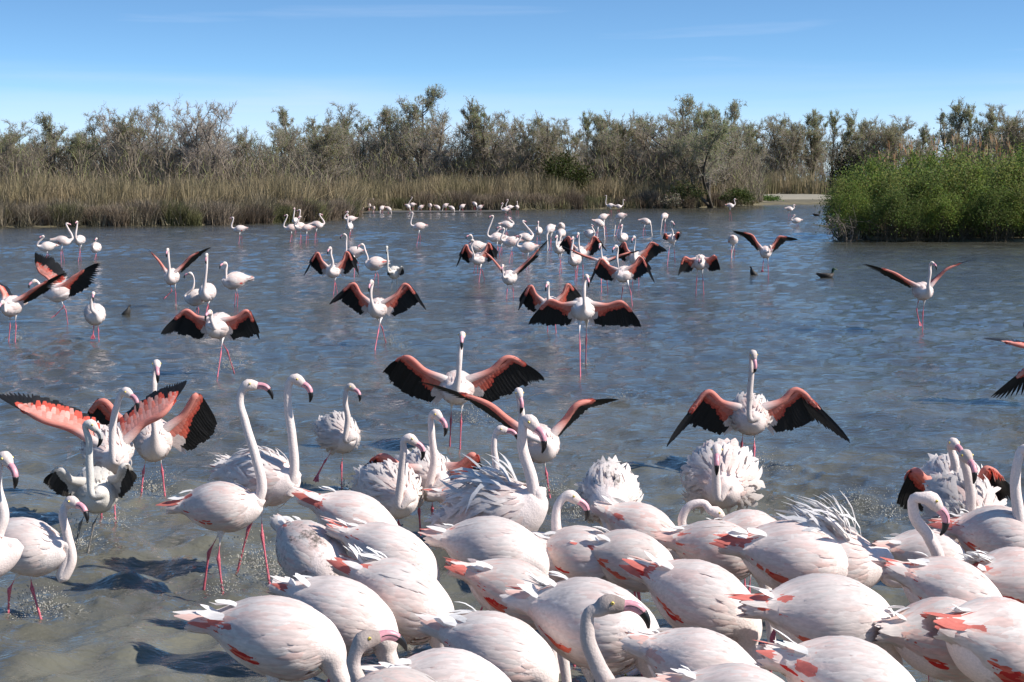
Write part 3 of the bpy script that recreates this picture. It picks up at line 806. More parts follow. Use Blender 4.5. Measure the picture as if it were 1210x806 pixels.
def sphere(c, r, n=8, m=6):
    c = np.asarray(c, float)
    z = np.linspace(-0.98, 0.98, m); q = np.sqrt(1 - z * z)
    pos = c + np.column_stack([0 * z, 0 * z, z * r])
    return loft(pos, np.column_stack([q * r] * 3), np.array([1.0, 0, 0]), n)

BIRDS = []

def flamingo(label, b, th, f=None, n=None, t=None, w=None, pitch=None, ruf=0.0, red=1.0, s=1.0, mud=0.0, juv=False,
             grp='flamingos wading in the lagoon', zb=0.60, wc=1.0, dh=None, nd=None, dirty=0.0, noneck=False, tuft=0.0, plume=0.0):
    """b body centre px, f foot px list (each (x, y) on the water, or (x, y, kneex, kneey, 'up') for a lifted foot),
    n neck px ending at the head, t bill tip px, w spread wings [(wrist x, y, tip x, y, mode[, side]), ...]"""
    ground = [q for q in (f or []) if len(q) == 2]
    if ground:
        g = [on_plane(*q) for q in ground]
        Y = float(np.mean([q[1] for q in g]))
    else:
        Y = float(on_plane(b[0], b[1], zb * s)[1])
    C = at_depth(b[0], b[1], Y)
    pxm = FPX / Y
    near, mid = pxm > 105, pxm > 42
    if pitch is None: pitch = 0 if n else -11 + 9 * math.sin(b[0] * 1.7 + b[1])
    th = th + (7 * math.sin(b[0] * 0.9 + b[1] * 2.3) if not n else 0)
    a = R(th)
    Fh = np.array([math.cos(a), math.sin(a), 0.0]); L = np.array([-math.sin(a), math.cos(a), 0.0])
    Fw = Fh * math.cos(R(pitch)) + np.array([0, 0, math.sin(R(pitch))]); U = np.cross(Fw, L)
    r_ = np.random.default_rng(int(abs(b[0] * 131 + b[1] * 17)) + 3)
    sl_, sw_, sh_ = r_.uniform(0.90, 1.0), r_.uniform(0.94, 1.06), r_.uniform(0.98, 1.12)
    Mx = np.stack([Fw * sl_, L * sw_, U * sh_], 0) * s
    G = np.array([C[0], C[1], 0.0])
    def tow(v): return C + np.asarray(v) @ Mx
    root = empty('flamingo', tuple(G), label, 'flamingo', grp)
    white = GREY * r_.uniform(0.95, 1.05) if juv else WHITE * (1 - dirty * 0.25) * r_.uniform(0.96, 1.03)
    pinkness = 0.0 if juv else r_.uniform(0.24, 0.68)
    alpha = 1.0 - mud

    # ---- neck and head path
    bd = BODY.copy()
    if not n:
        bd[-3:, 1] += np.array([-0.014, -0.052, -0.115]); bd[-2:, 0] -= np.array([0.008, 0.022])
    Bs = tow([bd[-1, 0], 0, bd[-1, 1]])
    if n:
        Yb = Bs[1]; k = len(n)
        Yh = Yb + (Fh[1] * 0.10 * s if nd is None else nd)
        pts = [at_depth(q[0], q[1], Yb + (Yh - Yb) * ((i + 1) / k)) for i, q in enumerate(n)]
        if k == 1:
            H = pts[0]; V = H - Bs
            up = max(0.0, V[2])
            pts = [Bs + Fh * 0.07 * s + V * 0.08, Bs + V * 0.32 + Fh * 0.075 * s, Bs + V * 0.62 + Fh * 0.02 * s, Bs + V * 0.86 - Fh * 0.018 * s, H]
            if up < 0.12: pts = [Bs + Fh * 0.06 * s + V * 0.1, Bs + V * 0.5, H]
        H = pts[-1]
    else:
        H = tow([0.42, 0.0, 0]); H[2] = -0.02
        lat = L * r_.uniform(-0.06, 0.06)
        pts = [Bs + Fh * 0.03 * s - np.array([0, 0, 0.07]), np.array([Bs[0], Bs[1], 0]) + Fh * 0.05 * s + np.array([0, 0, Bs[2] * 0.58]) + lat * 0.5,
               np.array([Bs[0], Bs[1], 0]) + Fh * 0.07 * s + np.array([0, 0, Bs[2] * 0.25]) + lat, np.array([Bs[0], Bs[1], 0]) + Fh * 0.05 * s + np.array([0, 0, -0.02]) + lat]
        H = pts[-1]
    if t:
        tip0 = at_depth(t[0], t[1], H[1]); v = (tip0 - H) / (0.155 * s)
        nn = np.linalg.norm(v)
        if nn < 1: v = v + np.array([0, (1 if (Fh[1] > 0.35 if dh is None else dh > 0) else -1) * math.sqrt(1 - nn * nn), 0])
        chord = unit(v)
    elif n:
        chord = unit(Fh * 0.75 + np.array([0, 0, -0.62]))
    else:
        chord = unit(-Fh * 0.5 + np.array([0, 0, -0.8]))
    hz = np.array([chord[0], chord[1], 0.0])
    if np.linalg.norm(hz) < 0.25: hz = hz + Fh * 0.4
    hz = unit(hz)
    hside = np.cross([0, 0, 1.0], hz)
    ax = rot_axis(chord, hside, -R(32))          # head axis is raised above the bill-tip chord
    hup = np.cross(ax, hside)
    if hup[2] < 0 and n and chord[2] > -0.95: pass
    ctrl = [list(tow([q[0], 0, q[1]])) + [q[2] * s * sw_, q[3] * s * sh_, q[4] * s * sh_] for q in bd[:-1]]
    ctrl.append(list(Bs) + [0.050 * s, 0.047 * s, 0.052 * s])
    K = len(pts)
    for i, p in enumerate(pts[:-1]):
        rr = np.interp((i + 1) / K, [0, 0.2, 0.45, 0.8, 1], [0.046, 0.036, 0.0285, 0.0235, 0.0235]) * s
        ctrl.append(list(p) + [rr, rr, rr])
    nk = len(ctrl)
    dirn = unit(H - pts[-2]) if K > 1 else unit(H - Bs)
    nb = H - ax * 0.030 * s - hup * 0.012 * s
    ctrl.append(list(nb - unit(dirn - ax * 0.5) * 0.012 * s) + [0.0255 * s] * 3)
    ctrl.append(list(H) + [0.034 * s, 0.036 * s, 0.036 * s])
    ctrl.append(list(H + ax * 0.030 * s - hup * 0.002 * s) + [0.028 * s, 0.031 * s, 0.033 * s])
    ctrl.append(list(H + ax * 0.058 * s - hup * 0.006 * s) + [0.0175 * s, 0.0205 * s, 0.0235 * s])
    ns = 78 if near else (50 if mid else 34)
    Q = hermite(ctrl, ns)
    Q[:, 3:] = np.maximum(Q[:, 3:], 0.008 * s)
    ring = 20 if near else (14 if mid else 10)
    # index where the neck starts, for the twist
    cl = np.cumsum(np.r_[0, np.linalg.norm(np.diff(np.array(ctrl)[:, :3], axis=0), axis=1)])
    i_neck = int(ns * cl[9] / cl[-1])
    Vb, Fb = loft(Q[:, :3], Q[:, 3:], L, ring, hside, i_neck)
    # colours along the loft
    u = np.linspace(0, cl[-1], ns)
    kn = np.clip((u - cl[6]) / (cl[9] - cl[6]), 0, 1)[:, None]
    cc = (white * (1 - 0.5 * pinkness) + PINK * 0.5 * pinkness) * (1 - kn) + (NECKC if not juv else GREY * 0.95) * (1 - 0.34 * dirty) * kn
    hd = np.clip((u - cl[-4]) / (cl[-2] - cl[-4]), 0, 1)[:, None]
    headc = np.array([0.62, 0.49, 0.43]) * (1 - 0.62 * dirty) if not juv else GREY * 0.8
    hk = 0.5 + 0.45 * dirty
    cc = cc * (1 - hd * hk) + headc * hd * hk
    al = np.full((ns, 1), alpha)
    C4 = np.repeat(np.hstack([cc, al]), ring, axis=0)
    C4 = np.vstack([C4, C4[0], C4[-1]])
    mesh_obj('body', Vb - G, Fb, M_BODY, root, C4)

    # ---- bill: two thick mandibles bent down in the middle
    bb = H + ax * 0.052 * s - hup * 0.006 * s
    def bp(x, z): return bb + ax * x * s + hup * z * s
    path = [list(bp(0, 0)) + [0.0175, 0.019, 0.022], list(bp(0.028, 0.000)) + [0.0150, 0.016, 0.022], list(bp(0.054, -0.010)) + [0.0150, 0.0145, 0.0225],
            list(bp(0.074, -0.032)) + [0.0138, 0.012, 0.018], list(bp(0.086, -0.062)) + [0.0105, 0.009, 0.012], list(bp(0.088, -0.088)) + [0.004, 0.0035, 0.005]]
    path = np.array(path); path[:, 3:] *= s * 1.06
    BQ = hermite(path, 26 if near else 12)
    cut = int(len(BQ) * 0.56)
    nr = 12 if near else 8
    pk = np.array([0.72, 0.33, 0.37]) * r_.uniform(0.88, 1.08) if not juv else np.array([0.42, 0.40, 0.38])
    Vp, Fp = loft(BQ[:cut + 1, :3], BQ[:cut + 1, 3:], hside, nr)
    bill = mesh_obj('bill', Vp - G, Fp, M_BILL, root, np.tile(pk, (len(Vp), 1)))
    Vp, Fp = loft(BQ[cut:, :3], BQ[cut:, 3:] * 1.03, hside, nr)
    mesh_obj('bill_tip', Vp - G, Fp, M_BILL, bill, np.tile(BLACK, (len(Vp), 1)))
    if near:   # the dark gape line between the mandibles, both sides
        bag = Bag()
        for sg in (1, -1):
            pth = BQ[2:cut + 1, :3] + hside * sg * (BQ[2:cut + 1, 3:4] * 1.0) - np.cross(np.gradient(BQ[2:cut+1, :3], axis=0) / 1.0, hside * 0)
            v_, f_ = tube(pth[::3], [0.0018] * len(pth[::3]), 4)
            bag.add(v_ - G, f_, BLACK * 2)
        bag.obj('gape_line', M_BILL, bill)
    if mid:
        for sg in (1, -1):
            Ve, Fe = sphere(H + ax * 0.016 * s + hup * 0.010 * s + hside * sg * 0.0305 * s, 0.0068 * s)
            ce = np.tile([0.75, 0.55, 0.10], (len(Ve), 1))
            eye = mesh_obj('eye', Ve - G, Fe, M_EYE, root, ce)
            if near:
                Ve, Fe = sphere(H + ax * 0.017 * s + hup * 0.010 * s + hside * sg * 0.0350 * s, 0.0036 * s)
                mesh_obj('pupil', Ve - G, Fe, M_EYE, eye, np.tile([0.01, 0.01, 0.01], (len(Ve), 1)))

    # ---- plumage: overlapping body feathers
    seg = 4 if near else 2
    nfe = 620 if near else (150 if mid else 0)
    spread = bool(w)
    Mw = lambda V: V @ Mx + (C - G)
    Mn = lambda V: V @ (Mx / s)
    if nfe:
        k = nfe
        x = r_.uniform(-0.24, 0.19, k); phi = r_.uniform(-math.pi / 2, 1.5 * math.pi, k)
        upper = np.sin(phi)
        ln = np.interp(x, [-0.25, 0.0, 0.20], [0.12, 0.105, 0.055]) * r_.uniform(0.8, 1.25, k) * (1 if near else 1.3)
        wd = ln * r_.uniform(0.24, 0.34, k) * (1 if near else 1.4)
        fl_ = np.clip(upper * 0.7 + 0.55, 0, 1) * r_.uniform(0.5, 1.15, k) * np.interp(x, [-0.2, 0.0, 0.2], [1, 1, 0.25])
        ang = R(0.5) + R(1.2) * r_.random(k) + min(1.0, ruf) * R(58) * fl_
        ln = ln * (1 + 0.6 * ruf * fl_); wd = wd * (1 + 0.35 * ruf * fl_)
        Vv, Ff, Nv = coat(x, phi, ln, wd, ang, np.full(k, 0.0008), r_.normal(0, 0.04, k), seg, 1.0, ruf > 0)
        m = np.clip(r_.normal(0.5, 0.35, k), 0, 1)[:, None] * pinkness
        base = white * (1 - m) + PINK * m
        base = base * r_.uniform(0.92, 1.04, (k, 1))
        c = np.repeat(np.column_stack([base, np.full(k, alpha)]), 3 * (seg + 1), axis=0)
        pl = Bag(); pl.add(Mw(Vv), Ff, c, Mn(Nv))
        if ruf > 0.2 and near:      # loose downy feathers standing out at all angles
            k = int(1100 * min(1, ruf))
            x = r_.uniform(-0.24, 0.13, k); phi = np.radians(r_.uniform(-50, 230, k))
            an = R(12) + R(58) * r_.random(k) ** 1.3 * min(1, ruf + 0.2)
            ln = r_.uniform(0.09, 0.15 + 0.09 * min(1, ruf), k) * np.interp(x, [-0.2, 0.13], [1.15, 0.8])
            Vv, Ff, Nv = coat(x, phi, ln, ln * r_.uniform(0.14, 0.24, k), an, np.full(k, 0.002), r_.normal(0, 0.35, k), seg, 1.2, True)
            c = np.repeat(np.column_stack([np.tile(white, (k, 1)) * r_.uniform(0.95, 1.04, (k, 1)), np.full(k, alpha)]), 3 * (seg + 1), axis=0)
            pl.add(Mw(Vv), Ff, c, Mn(Nv))
        if plume > 0:               # a crest of white plumes raised over the back
            k = int(70 * plume)
            x = r_.uniform(-0.10, 0.14, k); phi = np.radians(r_.uniform(48, 132, k))
            Vv, Ff, Nv = coat(x, phi, r_.uniform(0.14, 0.24, k), r_.uniform(0.022, 0.036, k), R(35) + R(45) * r_.random(k), np.full(k, 0.004), r_.normal(0, 0.4, k), seg, 0.7, True)
            pl.add(Mw(Vv), Ff, np.append(np.array([0.84, 0.80, 0.775]), alpha), Mn(Nv))
        pl.obj('plumage', M_FEATHER, root, kind='stuff')
    # ---- folded wings
    if not spread:
        for sg, nm in ((1, 'wing'), (-1, 'wing')):
            bag = Bag()
            def add(k, x, deg, ln, wd, ang, off, skew, colr, jit=0.04):
                phi = np.radians(deg)
                phi = phi if sg > 0 else math.pi - phi
                up_ = r_.uniform(0.35, 1, k) * (np.sin(phi) > 0.1) * min(1.0, ruf)
                V_, F_, N_ = coat(x, phi, ln * (1 + 0.15 * up_), wd * (1 + 0.15 * up_), ang + R(48) * up_ * r_.uniform(0.3, 1.1, k), off, sg * skew, seg, 1.0, ruf > 0)
                base = np.clip(colr * r_.uniform(1 - jit, 1 + jit * 0.6, (k, 1)), 0, 0.9)
                bag.add(Mw(V_), F_, np.repeat(np.column_stack([base, np.full(k, alpha)]), 3 * (seg + 1), axis=0), Mn(N_))
            kk = 1.0 if near else 0.4
            # long scapulars and coverts shingled over the flank
            rows = [(-0.17, 6), (-0.12, 8), (-0.07, 10), (-0.02, 11), (0.03, 12), (0.075, 11), (0.11, 9), (0.14, 7)]
            xs = []; ds = []
            for xr, cnt in rows:
                cnt = max(3, int(cnt * kk * 1.5))
                xs.append(np.full(cnt, xr) + r_.normal(0, 0.014, cnt)); ds.append(np.linspace(-22 + 60 * max(0, -xr - 0.02), 95, cnt) + r_.normal(0, 3, cnt))
            x = np.concatenate(xs); d = np.concatenate(ds); k = len(x)
            ln = np.interp(x, [-0.17, 0.0, 0.14], [0.17, 0.17, 0.11]) * r_.uniform(0.85, 1.2, k)
            bump = 0.006 * np.sin(np.clip((x + 0.28) / 0.44, 0, 1) * math.pi) * np.clip((d + 26) / 14, 0.25, 1)
            m = (np.clip(r_.normal(0.45, 0.45, k), 0, 1.3) * pinkness)[:, None]
            add(k, x, d, ln, ln * r_.uniform(0.20, 0.27, k) * (1 if near else 1.7), R(0.2) + R(0.7) * r_.random(k), bump + 0.0025 + r_.uniform(0, 0.002, k), np.full(k, -0.12), white * (1 - m) + PINK * m)
            # long loose plumes hanging over the folded wing
            if near:
                k = 14
                x = r_.uniform(-0.10, 0.10, k); d = r_.uniform(30, 88, k)
                add(k, x, d, r_.uniform(0.13, 0.21, k), r_.uniform(0.022, 0.034, k), R(0.6) + R(2.4) * r_.random(k) ** 2, 0.004 + r_.uniform(0, 0.004, k), r_.uniform(-0.35, -0.05, k), np.tile(white * 1.02, (k, 1)))
            # coral coverts peeping out under the lower rear edge, long pink tertials forming the pointed end over the tail
            if red > 0 and not juv:
                k = max(4, int(24 * kk * min(1.6, red)))
                xa = -0.02 + (0.14 if red > 1.45 else 0.0)
                x = r_.uniform(-0.20, xa, k); d = np.interp(x, [-0.2, -0.08, 0.1], [14, -20, -33]) + r_.normal(0, 3, k)
                cr = CORAL * r_.uniform(0.85, 1.2, (k, 1)); cr[r_.random(k) < 0.45] = RED * 1.1
                add(k, x, d, r_.uniform(0.09, 0.15, k), r_.uniform(0.026, 0.036, k), np.full(k, R(1)), 0.006 + r_.uniform(0, 0.003, k), np.full(k, -0.10), cr)
            k = max(5, int(15 * kk))
            x = r_.uniform(-0.205, -0.10, k); d = r_.uniform(0, 80, k)
            cr = np.where(r_.random((k, 1)) < 0.06 + 0.55 * max(0.0, min(1.3, red) - 0.35), np.array([[0.74, 0.22, 0.18]]) * r_.uniform(0.8, 1.1, (k, 1)), np.where(r_.random((k, 1)) < 0.5, PINK[None], white[None])) if not juv else np.tile(GREY, (k, 1))
            add(k, x, d, r_.uniform(0.15, 0.24, k) * (0.80 + 0.18 * min(1.2, red)) * np.interp(x, [-0.2, -0.1], [1, 0.92]), r_.uniform(0.034, 0.046, k), np.full(k, R(0.4)), 0.0065 + r_.uniform(0, 0.005, k), np.full(k, -0.02), cr)
            bag.obj(nm, M_FEATHER, root)
    # ---- tail and its loose white tufts
    k = 9 if near else 5
    ph = np.radians(np.linspace(-60, 240, k))
    V_, F_, N_ = coat(np.full(k, -0.225), ph, np.full(k, 0.13) * (1 + 0.15 * r_.random(k)), np.full(k, 0.045), np.full(k, R(2)), np.full(k, 0.0), r_.normal(0, 0.05, k), seg)
    tb = Bag(); tb.add(Mw(V_), F_, np.append(white * 1.0, alpha), Mn(N_))
    if near:
        k = int(3 + 30 * tuft)
        V_, F_, N_ = coat(r_.uniform(-0.24, -0.15 + 0.12 * tuft, k), np.radians(r_.uniform(40, 140, k)), r_.uniform(0.08, 0.14, k) * (1 + 0.4 * tuft), r_.uniform(0.028, 0.042, k), R(8) + R(30 + 38 * tuft) * r_.random(k), np.full(k, 0.014), r_.normal(0, 0.25, k), seg, 1.4)
        tb.add(Mw(V_), F_, np.append(np.array([0.80, 0.775, 0.755]), alpha), Mn(N_))
    tb.obj('tail', M_FEATHER, root)

    # ---- legs
    hips = [C + L * 0.048 * s * sg - Fh * 0.015 * s - U * 0.10 * s for sg in (1, -1)]
    fl = list(f or [])
    feet = []
    for q in fl[:2]:
        if len(q) == 2: feet.append((on_plane(*q), None))
        else: feet.append((at_depth(q[0], q[1], Y), at_depth(q[2], q[3], Y)))
    if len(feet) == 0:
        feet = [(np.array([*(C + L * 0.05 * s + Fh * r_.uniform(-0.16, 0.05))[:2], 0.0]), None), (np.array([*(C - L * 0.05 * s + Fh * r_.uniform(-0.05, 0.14))[:2], 0.0]), None)]
    elif len(feet) == 1:
        p = feet[0][0]
        feet.append((np.array([*(C - (p - C) * 0.4 + Fh * 0.04)[:2], 0.0]), None))
    # assign to the hip on the same side
    if np.dot(feet[0][0] - feet[1][0], hips[0] - hips[1]) < 0: hips = hips[::-1]
    lc = LEGC * r_.uniform(0.85, 1.15) if not juv else np.array([0.20, 0.18, 0.16])
    for hp, (ft, kn_) in zip(hips, feet):
        lifted = kn_ is not None
        if not lifted:
            kn_ = hp * 0.52 + ft * 0.48 - Fh * 0.030 * s
            ft = ft + np.array([0, 0, -0.13])
        path = [hp + np.array([0, 0, 0.05]), hp * 0.8 + kn_ * 0.2, hp * 0.62 + kn_ * 0.38, hp * 0.07 + kn_ * 0.93, kn_, kn_ * 0.92 + ft * 0.08, kn_ * 0.3 + ft * 0.7, ft]
        rad = np.array([0.046, 0.026, 0.0108, 0.0092, 0.0128, 0.0098, 0.0085, 0.0100]) * s
        Vl, Fl = tube(path, rad, 10 if near else 6, 34 if near else 18)
        nsl = 34 if near else 18; rg = 10 if near else 6
        cl_ = np.tile(lc, (nsl, 1)); fr = int(nsl * 0.30)
        cl_[:fr] = white
        cl_ = np.repeat(cl_, rg, axis=0); cl_ = np.vstack([cl_, cl_[0], cl_[-1]])
        leg = mesh_obj('leg', Vl - G, Fl, M_LEG, root, cl_)
        if lifted and mid:      # webbed foot hanging from the lifted leg
            d0 = unit(ft - kn_); fw = unit(d0 * 0.8 + Fh * 0.3); sd = unit(np.cross(fw, [0, 0, 1.0]) + 1e-3)
            bag = Bag()
            tips = []
            for an in (-0.45, 0, 0.45):
                tp = ft + (fw * math.cos(an) + sd * math.sin(an)) * 0.085 * s
                tips.append(tp)
                v_, f_ = tube([ft, (ft + tp) / 2 + np.array([0, 0, .004]), tp], [0.009 * s, 0.007 * s, 0.004 * s], 5)
                bag.add(v_ - G, f_, lc)
            for i in (0, 1):
                web = np.array([ft, tips[i], (tips[i] + tips[i + 1]) / 2 * 0.93 + ft * 0.07, tips[i + 1]]) - G
                bag.add(web, np.array([[0, 1, 2, 3]]), lc * 0.8)
            bag.obj('foot', M_LEG, leg)

    # ---- spread wings
    for q in (w or []):
        wx, wy, tx, ty, mode = q[:5]
        if len(q) > 5: sg = q[5]
        else: sg = (1 if (wx - b[0]) * L[0] > 0 else -1)
        S = tow([0.09, 0.085 * sg, 0.075])
        fwd = np.sign(Fh[1]) if abs(Fh[1]) > 0.3 else 0.0
        Wp = at_depth(wx, wy, S[1]); pl = np.linalg.norm(Wp - S)
        ex = math.sqrt(max(0.0, (0.34 * s) ** 2 - pl ** 2)) * 0.55
        dep = ex * (fwd if mode in 'd' else -fwd * 0.6)
        if len(q) > 6: dep = q[6]
        Wp = at_depth(wx, wy, S[1] + dep)
        Tp = at_depth(tx, ty, Wp[1]); pl = np.linalg.norm(Tp - Wp)
        ex = math.sqrt(max(0.0, (0.42 * s) ** 2 - pl ** 2)) * 0.6
        Tp = at_depth(tx, ty, Wp[1] - ex * (fwd if fwd else 0.3))
        D = unit({'d': -U * 0.92 - Fh * 0.35, 'b': -Fh * 0.97 - U * 0.10, 'u': U * 0.62 - Fh * 0.62, 'm': -U * 0.55 - Fh * 0.8}[mode])
        sp = unit(Wp - S); td = unit(Tp - Wp)
        D = unit(D - sp * np.dot(D, sp) * 0.75)
        Nn = unit(np.cross(sp, D)) * sg               # dorsal normal
        hand = np.linalg.norm(Tp - Wp); arm = np.linalg.norm(Wp - S)
        ch = 0.33 * s * wc
        arm_b = Bag()
        E = (S + Wp) / 2 - np.array([0, 0, 0.0]) + D * 0.03 * s
        pth = [S - sp * 0.05 * s, S, E, Wp - sp * 0.02 * s, Wp + td * 0.05 * s, Wp + td * hand * 0.28, Wp + td * hand * 0.42]
        rr = np.array([0.042, 0.040, 0.028, 0.023, 0.021, 0.014, 0.006]) * s
        Va, Fa = tube(pth, rr, 10 if near else 6)
        na = len(Va)
        under = 0.5 + 0.5 * np.tanh(((Va - S) @ (-Nn)) * 60)
        kx = np.clip(((Va - S) @ sp) / arm * 2.4 - 0.1, 0, 1)[:, None]
        ca = (WHITE * (1 - kx) + (PINK * 0.35 + CORAL * 0.65) * kx) if not juv else np.tile(GREY, (na, 1))
        arm_b.add(Va - G, Fa, ca)
        sg4 = 4 if mid else 2
        def put(bag, base, dirs, nrm, ln, wd, bend, c0, jit=0.12, wp=None, mudv=1.0):
            V_, F_ = fan(base, dirs, nrm, ln, wd, bend, sg4, wp)
            k = len(base)
            cc_ = np.clip(np.asarray(c0) * r_.uniform(1 - jit, 1 + jit, (k, 1)), 0, 0.9)
            bag.add(V_ - G, F_, np.repeat(np.column_stack([cc_, np.full(k, mudv)]), 3 * (sg4 + 1), axis=0))
        def arc(tt):      # points along the leading edge, tt 0..1 arm, 1..1.42 hand
            tt = np.asarray(tt)[:, None]
            return np.where(tt < 1, S + (E * 1 - S) * 0 + (Wp - S) * tt + (E - (S + Wp) / 2) * (4 * tt * (1 - tt)), Wp + td * hand * (tt - 1))
        def dirat(tt):
            tt = np.asarray(tt)[:, None]
            d = np.where(tt < 1, D + sp * 0.10 + td * 0.30 * tt ** 2, (D * 0.9 + td * 0.35) * (1 - (tt - 1) / 0.45) + td * 1.4 * (tt - 1) / 0.45)
            return d / np.linalg.norm(d, axis=1)[:, None]
        nsec, npri = (15, 11) if mid else (8, 6)
        ts = np.linspace(0.12, 0.99, nsec); tp_ = np.linspace(1.0, 1.40, npri)
        kp = (tp_ - 1) / 0.40
        seclen = ch * np.interp(ts, [0.1, 0.6, 1], [0.85, 0.92, 1.0]) * r_.uniform(0.93, 1.05, nsec)
        prilen = (1 - kp) * ch * 1.02 + kp * hand * 0.66
        prilen = np.maximum(prilen, ch * 0.8)
        prilen *= r_.uniform(0.95, 1.04, npri); prilen[-1] = hand * 0.60
        FW = np.array([0.7, 0.95, 1.0, 0.85, 0.16]) if sg4 == 4 else np.array([0.8, 1.0, 0.35])
        FR = np.array([0.6, 0.95, 1.0, 0.95, 0.5]) if sg4 == 4 else np.array([0.7, 1.0, 0.6])
        FS = np.array([0.7, 0.95, 1.0, 1.0, 0.55]) if sg4 == 4 else np.array([0.8, 1.0, 0.6])
        fl_c = BLACK if not juv else np.array([0.05, 0.045, 0.04])
        inner_w = ts < 0.22
        sb = Bag()
        k = nsec
        put(sb, arc(ts) , dirat(ts), np.tile(Nn, (k, 1)), seclen, np.full(k, arm / nsec * 1.7 + 0.014 * s), np.full(k, 0.10), fl_c, 0.5, FS)
        wing = arm_b
        # coverts: dorsal rows red-pink mottled, ventral rows coral
        kc = 20 if mid else 9
        for side_ in (1, -1):
            for row, (l0, off) in enumerate([(0.46, 0.006), (0.33, 0.011), (0.19, 0.015)]):
                t_ = np.linspace(0.05, 1.30, kc) + r_.normal(0, 0.012, kc)
                bse = arc(t_) + Nn * side_ * (off * s)
                tap = np.interp(t_, [0, 0.9, 1.3], [1, 0.95, 0.55]) * (1.75 if mode == 'u' else 1.0) if side_ > 0 else np.interp(t_, [0, 0.25, 0.5, 1.0, 1.3], [1.6, 1.45, 0.6, 0.46, 0.32])
                if juv: cset = np.tile(GREY, (kc, 1))
                elif side_ > 0:
                    cset = np.array([RED * 0.5 + CORAL * 0.5, CORAL * 0.8 + PINK * 0.2, CORAL * 0.55 + PINK * 0.45])[row] * np.ones((kc, 1))
                    mot = r_.random(kc) < 0.35; cset[mot] = (PINK * 0.6 + CORAL * 0.4) * r_.uniform(0.8, 1.15, (int(mot.sum()), 1))
                else:
                    cset = np.array([RED * 0.55 + CORAL * 0.45, CORAL * 1.05, CORAL * 0.75 + PINK * 0.25])[row] * np.ones((kc, 1))
                cset[t_ < 0.07] = WHITE * 0.97 if not juv else GREY
                ll = ch * l0 * tap * r_.uniform(0.9, 1.1, kc)
                put(wing, bse, dirat(t_), np.tile(Nn * side_, (kc, 1)), ll, np.full(kc, 0.046 * s if mid else 0.085 * s), np.full(kc, 0.06 * side_ * 1.0 if side_ > 0 else 0.0), cset, 0.14, FR)
        # white axillary feathers where the wing meets the flank
        ka = 9 if mid else 5
        t_ = np.linspace(-0.04, 0.15, ka)
        put(wing, arc(t_) - Nn * 0.012 * s, dirat(t_), np.tile(-Nn, (ka, 1)), ch * r_.uniform(0.6, 0.95, ka), np.full(ka, 0.048 * s), np.zeros(ka), white if juv else WHITE * 0.75 + PINK * 0.25, 0.05)
        wo_ = wing.obj('wing', M_FEATHER, root)
        sb.obj('secondary_feathers', M_FLIGHT, wo_)
        indiv = pxm > 100
        if indiv:
            for i in range(npri):
                pb = Bag()
                put(pb, arc(tp_[i:i+1]), dirat(tp_[i:i+1]), Nn[None], prilen[i:i+1], np.array([0.037 * s]), np.array([0.08]), fl_c, 0.4, FW)
                pb.obj('primary_feather', M_FLIGHT, wo_)
        else:
            pb = Bag()
            put(pb, arc(tp_), dirat(tp_), np.tile(Nn, (npri, 1)), prilen, np.full(npri, 0.042 * s if mid else 0.075 * s), np.full(npri, 0.08), fl_c, 0.4, FW)
            pb.obj('primary_feathers', M_FLIGHT, wo_)
    BIRDS.append((label, G, pxm, [q[0] for q in feet if q[1] is None]))
    return root

# ------------------------------------------------------------------ the flock (photo pixels give direction, the water gives distance)
FEED = 'flamingos feeding shoulder to shoulder'
def F(b, th=-8, lab='pale pink flamingo feeding head down in the packed flock', **k):
    k.setdefault('grp', FEED)
    return flamingo(lab, b, th, **k)

# packed feeding birds
F((332, 756), -10, 'large white feeding flamingo with pink pointed tail at the edge of the packed flock', red=1.0, s=1.05, tuft=0.1)
F((408, 730), -4, 'bluish white feeding flamingo tucked behind the large pink-tailed one', red=0.2)
F((478, 713), -16, 'white feeding flamingo with frayed white tail tuft and one coral spot on its flank', red=0.7, tuft=0.25)
F((465, 660), -12, 'white feeding flamingo with coral band across its rump', red=1.0)
F((424, 622), -6, 'flamingo feeding with streaky pink back and broad pink tail', red=1.2)
F((369, 660), -50, 'dirty flamingo with mud-spattered flank feeding', mud=0.62, dirty=0.5, red=0.4, s=0.97)
F((588, 654), -6, 'smooth pale pink feeding flamingo below the ruffled white one', red=0.5, s=1.03)
F((612, 704), 2, 'feeding flamingo with greyish white back and long orange tail feathers', red=1.3, dirty=0.4, s=0.95)
F((706, 742), -12, 'big white feeding flamingo with loose white tufts at its tail', red=0.8, s=1.12, tuft=0.3)
F((592, 775), -14, 'white feeding flamingo with neck shadow across its breast', red=0.7, tuft=0.25)
F((540, 825), -5, 'flamingo with orange tail feathers feeding beside the brown-headed one', red=1.0)
F((692, 660), -4, 'flamingo feeding with plain pale back behind the grey-streaked one', red=0.6, s=0.95)
F((748, 664), -6, 'feeding flamingo with grey streaks on its back', dirty=0.6, mud=0.25, red=0.8, s=0.95, tuft=0.1)
F((762, 632), -8, 'small smooth flamingo feeding near the round muddy one', red=0.2, s=0.9)
F((852, 652), 0, 'feeding flamingo with red rump feathers beside the bird with arched neck', red=1.3, s=0.95)
F((834, 716), -14, 'large pale feeding flamingo with broad red tail corner', red=1.3, s=1.08)
F((944, 664), -4, 'feeding flamingo with red wing edge in front of the raised white plumes', red=1.3, s=1.12)
F((985, 733), 4, 'feeding flamingo with long red streak along its lower wing edge', red=1.6, s=1.12)
F((1010, 815), -6, 'flamingo with pinkish back feeding below the red-streaked one', red=0.7, s=1.05)
F((836, 800), -14, 'smooth peach coloured feeding flamingo in the shade of its neighbour', red=0.2, s=0.98)
